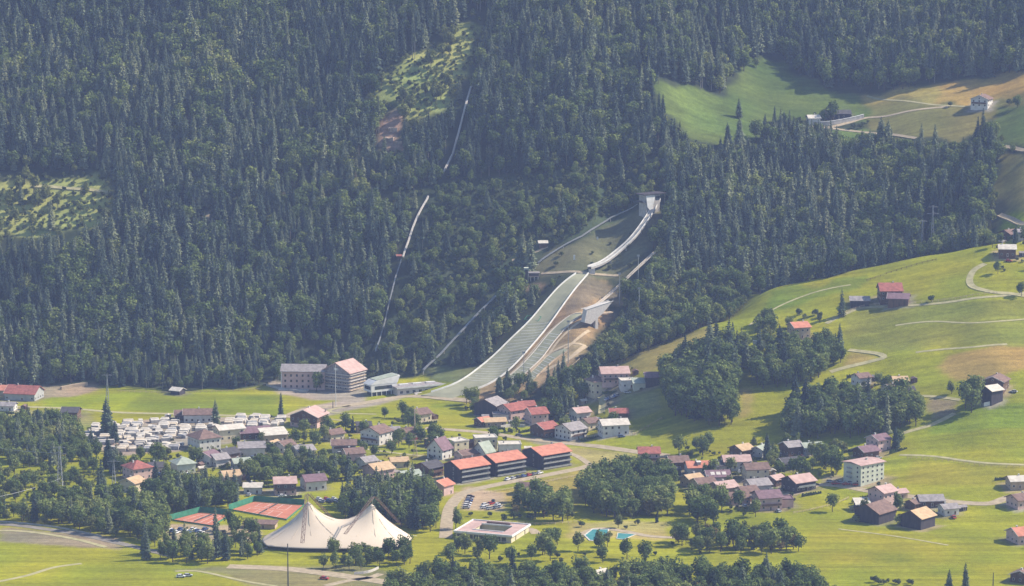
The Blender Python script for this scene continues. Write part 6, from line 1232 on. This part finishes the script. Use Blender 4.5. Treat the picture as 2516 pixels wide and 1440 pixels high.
for a in ((2045, 1258, 'broad', 10, 'lone round tree on the meadow right of the pink corner house'), (690, 1024, 'spruce', 14.5, 'lone slender spruce beside the gravel road left of the farmhouse'), (262, 1070, 'spruce', 22, 'tallest spruce standing before the white caravans'),
          (778, 962, 'broad', 12.5, 'dark round tree in front of the hotel'), (772, 1100, 'broad', 11, 'fan shaped tree on the lawn in front of the farmhouse'), (945, 1026, 'broad', 6.5, 'round dark tree left of the cream house on the field'),
          (2068, 778, 'spruce', 17, 'pointed dark spruce left of the lone red roofed farmhouse'), (2288, 742, 'bush', 4.6, 'small round tree right of the lone red roofed farmhouse'), (2338, 968, 'lime', 8, 'slight pale tree below the ochre patch'),
          (2075, 662, 'olive', 13, 'reddish leafed tree on the crest left of the pylons'), (1382, 1282, 'broad', 16, 'tall dark oval tree right of the weathered hay barn'), (1240, 1282, 'bush', 5, 'small round tree on the lawn behind the pavilion'),
          (1548, 1275, 'lime', 6.5, 'light green tree at the front of the central grove'), (1614, 1284, 'spruce', 6, 'tiny dark conifer at the right end of the central grove'), (1888, 852, 'lime', 14, 'big light green round tree above the terrace wall'),
          (1895, 800, 'broad', 11, 'dark round tree left of the orange roofed hillside house'), (1940, 805, 'broad', 7, 'small dark tree behind the orange roofed hillside house'), (1965, 775, 'bush', 5, 'small tree on the meadow left of the spruce and farm'),
          (1815, 290, 'spruce', 14, 'dark conifer on the upper green meadow'), (1925, 345, 'spruce', 20, 'dark tree group front on the left of the walled upper farm'), (1900, 350, 'spruce', 18, 'dark tree at the left foot of the walled farm'), (1950, 352, 'spruce', 19, 'dark tree just below the small white upper house'), (1878, 352, 'broad', 14, 'leafy tree below the upper green meadow'), (1975, 356, 'spruce', 17, 'dark tree under the drive of the walled upper farm'),
          (1858, 168, 'broad', 8, 'dark round bush at the top of the upper meadow'), (2415, 345, 'spruce', 22, 'tall dark tree on the slope below the isolated chalet'), (2402, 350, 'spruce', 18, 'dark tree left of the tall dark tree below the chalet'), (2428, 352, 'broad', 15, 'leafy tree right of the tall dark tree below the chalet'), (2442, 395, 'spruce', 20, 'dark spruce where the far right farm track ends'),
          (2500, 265, 'broad', 9, 'tree at the right edge beside the dry upper meadow'), (2480, 258, 'bush', 5, 'shrub right of the isolated white chalet'), (2335, 262, 'bush', 4, 'dark shrub left of the isolated white chalet'),
          (2332, 1456, 'spruce', 11, 'left of the two spruces at the bottom right'), (2372, 1456, 'spruce', 14, 'right larger spruce of the two at the bottom right'), (2510, 728, 'broad', 9, 'dark round tree at the right edge above the lane'), (2452, 672, 'broad', 8, 'leafy tree inside the looping lane'),
          (1470, 905, 'broad', 11, 'dark tree left of the large pinkish inn'), (1300, 965, 'spruce', 15, 'dark conifer before the foot of the landing slopes'), (1375, 1035, 'spruce', 17, 'dark conifer behind the light grey roofed white house'), (1390, 1015, 'spruce', 15, 'second dark conifer behind the light grey roofed white house'),
          (1352, 985, 'broad', 9, 'round tree under the floodlit bare slope'), (800, 1042, 'spruce', 9, 'dark conifer against the right side of the gabled farmhouse'), (2200, 1100, 'spruce', 12, 'conifer right behind the pink house under the wood'),
          (2105, 1282, 'limebush', 4.5, 'pale shrub at the left corner of the left dark barn'), (2212, 1290, 'limebush', 7, 'tall pale shrub between the two dark barns'), (410, 1235, 'spruce', 14, 'conifer at the left end of the clay court wood'),
          (250, 1232, 'spruce', 22, 'tall dark spruce above the shaded left wood'), (242, 1240, 'spruce', 19, 'dark spruce beside the tallest one of the shaded left wood'), (538, 1340, 'broad', 7, 'dark round tree below the smaller clay court'), (1120, 1300, 'broad', 11, 'dark tree on the right of the access road')):
    single(*a)
print('trees', len(TREES))

cv = np.empty(len(gxf)*4, np.float32); ca_ = terrain.data.color_attributes['cover']; ca_.data.foreach_get('color', cv); cv = cv.reshape(-1, 4); n1 = (vnoise(GZ.shape, 3, 77).ravel()+vnoise(GZ.shape, 1.5, 78).ravel()*.6)*1.6
for k_, f in enumerate(FOOT):
    if f[3] > 16 or f[3] < 3.2 or k_ >= len(HS)+4: continue
    dx, dy = gxf-f[0], gyf-f[1]; c, s = math.cos(f[2]), math.sin(f[2]); dd = np.maximum(np.abs(dx*c+dy*s)-f[3], np.abs(-dx*s+dy*c)-f[4])+n1; al = np.clip(1-(dd-.5)/3.0, 0, 1)[:, None]*.75
    colr = np.array([YARD, TAN, (.30, .27, .23), (.17, .16, .09)][k_ % 4])*.95; cv[:, :3] = cv[:, :3]*(1-al)+colr*al
ca_.data.foreach_set('color', cv.ravel())

# ------------------------------------------------------------------ trees: the largest in view as things, the rest as one wood
KIND = {'spruce': 'spruce_tree', 'slim': 'spruce_tree', 'bare': 'spruce_tree', 'broad': 'broadleaf_tree', 'lime': 'broadleaf_tree', 'olive': 'broadleaf_tree', 'bush': 'shrub', 'limebush': 'shrub'}
CAT = {'spruce_tree': 'spruce', 'broadleaf_tree': 'broadleaf tree', 'shrub': 'shrub'}
ta = np.array([(t[0], t[1], t[2], t[5]) for t in TREES]); tu, tv = PXY(ta[:, 0], ta[:, 1], ta[:, 2]+ta[:, 3]*.5); tvis = visible(ta[:, 0], ta[:, 1], ta[:, 2]+ta[:, 3]*.8, 0)
score = ta[:, 3]/ta[:, 1]*1000*np.where((tu > 5) & (tu < 2510) & (tv > 5) & (tv < 1435) & tvis, 1, -1)
named = set()
for kd in ('spruce_tree', 'broadleaf_tree', 'shrub'):
    idx = [i for i, t in enumerate(TREES) if KIND[t[3]] == kd and score[i] > 0]
    idx.sort(key=lambda i: (-(TREES[i][9]), -(score[i]+(3 if TREES[i][7] else 0)))); named |= set(idx[:298])
wordh = {'spruce': 'dark spruce', 'slim': 'thin spruce with a bare pale trunk', 'bare': 'bare pale trunk with a tuft of needles', 'broad': 'green broadleaf tree', 'lime': 'light green tree', 'olive': 'yellowish leafed tree', 'bush': 'green shrub', 'limebush': 'pale green shrub'}
def region(u, v):
    if v < 330: r_ = 'high on the mountain'
    elif v < 640: r_ = 'halfway up the mountain'
    elif v < 860: r_ = 'low on the mountain'
    else: r_ = 'at the forest foot'
    c_ = ('at the left edge', 'at the far left', 'above the caravans', 'left of the hotel', 'above the hotel', 'left of the pipeline', 'between pipeline and jump', 'right of the jump', 'behind the inn', 'behind the green hill', 'behind the lone farmhouse')[int(np.searchsorted([120, 260, 430, 600, 780, 940, 1480, 1600, 1850, 2100], u))]
    return f'{r_} {c_}'
GB = {}
for i in named:
    q = TREES[i]
    if q[7]: b0 = GB.get(q[7], (1e9, -1e9, 1e9, -1e9)); GB[q[7]] = (min(b0[0], q[0]), max(b0[1], q[0]), min(b0[2], q[1]), max(b0[3], q[1]))
LA = np.array([(l[0], l[1], l[3]) for l in LAND]); lab_of = {}; by_lab = {}
for i in sorted(named):
    x, y, z, kd, vr, h, ro_, lab, grp, forced = TREES[i]
    if forced: lab_of[i] = (lab, None); continue
    lo, hi = HR[kd]; sz = 'tall ' if h > lo+(hi-lo)*.62 else 'small ' if h < lo+(hi-lo)*.15 else ''
    if lab:
        d = np.hypot(LA[:, 0]-x, LA[:, 1]-y)-LA[:, 2]*.6; j = int(np.argmin(d))
        if d[j] < 13:
            dx, dy = x-LA[j, 0], y-LA[j, 1]; side = ('right of ' if dx > 0 else 'left of ') if abs(dx) > abs(dy)*.6 else ('behind ' if dy > 0 else 'in front of '); L_ = sz+wordh[kd]+' '+side+LAND[j][2]
        else:
            gx0, gx1, gy0, gy1 = GB[lab]; fx_, fy_ = (x-gx0)/max(gx1-gx0, 1), (y-gy0)/max(gy1-gy0, 1)
            L_ = ('front-' if fy_ < .33 else 'rear-' if fy_ > .67 else 'centre-')+('left ' if fx_ < .33 else 'right ' if fx_ > .67 else 'middle ')+sz+wordh[kd]+' '+lab
    else: L_ = sz+wordh[kd]+' '+region(tu[i], tv[i]); grp = 'trees of the mountain forest'
    by_lab.setdefault(L_, []).append(i); lab_of[i] = (L_, grp)
for L_, ii in by_lab.items():
    if len(ii) < 2: continue
    ii.sort(key=lambda q: TREES[q][0]); names = {ii[0]: 'leftmost ', ii[-1]: 'rightmost '}
    if len(ii) > 3:
        rest = ii[1:-1]; a = min(rest, key=lambda q: TREES[q][1]); names[a] = 'frontmost '; rest = [q for q in rest if q != a]; b2 = max(rest, key=lambda q: TREES[q][5]); names[b2] = 'highest ' if L_.startswith('tall') else 'largest '
        rest = [q for q in rest if q != b2]
        if rest: names[max(rest, key=lambda q: TREES[q][1])] = 'rearmost '
    for q, w_ in names.items(): lab_of[q] = (w_+L_, lab_of[q][1])
def words16(s): w_ = s.split(); return ' '.join(w_[:16])
for i in sorted(named):
    x, y, z, kd, vr, h, ro_, lab, grp, forced = TREES[i]; cr, tr, hr = PT[kd][vr]; k = KIND[kd]; s_ = h/hr
    t = thing(k, words16(lab_of[i][0]), CAT[k], (x, y, z), ro_, lab_of[i][1] or ('single '+CAT[k]+'s' if not forced else None)); wd = s_*random.uniform(.9, 1.12); t.scale = (wd, wd, s_)
    link('crown', cr, t); link('trunk' if k != 'shrub' else 'stem', tr, t)
rest = [i for i in range(len(TREES)) if i not in named]
pc = bpy.data.collections.new('tree_sources'); order = []
for kd in PT:
    for vr, (cr, tr, hr) in enumerate(PT[kd]):
        me = bpy.data.meshes.new('forest_tree'); nv, nf = len(cr.vertices), len(cr.polygons)
        v = [tuple(q.co) for q in cr.vertices]+[tuple(q.co) for q in tr.vertices]; f = [tuple(p.vertices) for p in cr.polygons]+[tuple(a+nv for a in p.vertices) for p in tr.polygons]
        me.from_pydata(v, [], f); me.materials.append(cr.materials[0]); me.materials.append(tr.materials[0]); me.polygons.foreach_set('material_index', [0]*nf+[1]*len(tr.polygons)); me.update()
        order.append((kd, vr)); pc.objects.link(bpy.data.objects.new('source_%02d' % len(order), me))
oi_ = {k: i for i, k in enumerate(order)}
def wood(name, sel, label, cat):
    me = bpy.data.meshes.new(name); me.from_pydata([(TREES[i][0], TREES[i][1], TREES[i][2]) for i in sel], [], [])
    for nm, tp, vals in (('pick', 'INT', [oi_[(TREES[i][3], TREES[i][4])] for i in sel]), ('turn', 'FLOAT', [TREES[i][6] for i in sel]), ('size', 'FLOAT', [TREES[i][5]/PT[TREES[i][3]][TREES[i][4]][2] for i in sel])):
        a = me.attributes.new(nm, tp, 'POINT'); a.data.foreach_set('value', vals)
    o = link(name, me); tag(o, label, cat, kind='stuff'); ng = bpy.data.node_groups.new(name+'_scatter', 'GeometryNodeTree')
    ng.interface.new_socket('Geometry', in_out='INPUT', socket_type='NodeSocketGeometry'); ng.interface.new_socket('Geometry', in_out='OUTPUT', socket_type='NodeSocketGeometry')
    N = ng.nodes.new; L = ng.links.new; gi, go = N('NodeGroupInput'), N('NodeGroupOutput'); ip = N('GeometryNodeInstanceOnPoints'); ci_ = N('GeometryNodeCollectionInfo')
    ci_.inputs['Collection'].default_value = pc; ci_.inputs['Separate Children'].default_value = True; ci_.inputs['Reset Children'].default_value = True; ip.inputs['Pick Instance'].default_value = True
    def at_(nm, tp): q = N('GeometryNodeInputNamedAttribute'); q.data_type = tp; q.inputs['Name'].default_value = nm; return q.outputs['Attribute']
    cx = N('ShaderNodeCombineXYZ'); L(at_('turn', 'FLOAT'), cx.inputs[2]); L(gi.outputs[0], ip.inputs['Points']); L(ci_.outputs[0], ip.inputs['Instance']); L(at_('pick', 'INT'), ip.inputs['Instance Index']); L(cx.outputs[0], ip.inputs['Rotation']); L(at_('size', 'FLOAT'), ip.inputs['Scale'])
    L(ip.outputs[0], go.inputs[0]); md = o.modifiers.new('scatter', 'NODES'); md.node_group = ng
wood('forest', rest, 'hazy bluish green forest covering the mountainside', 'forest')
print('named trees', len(named), 'rest', len(rest))
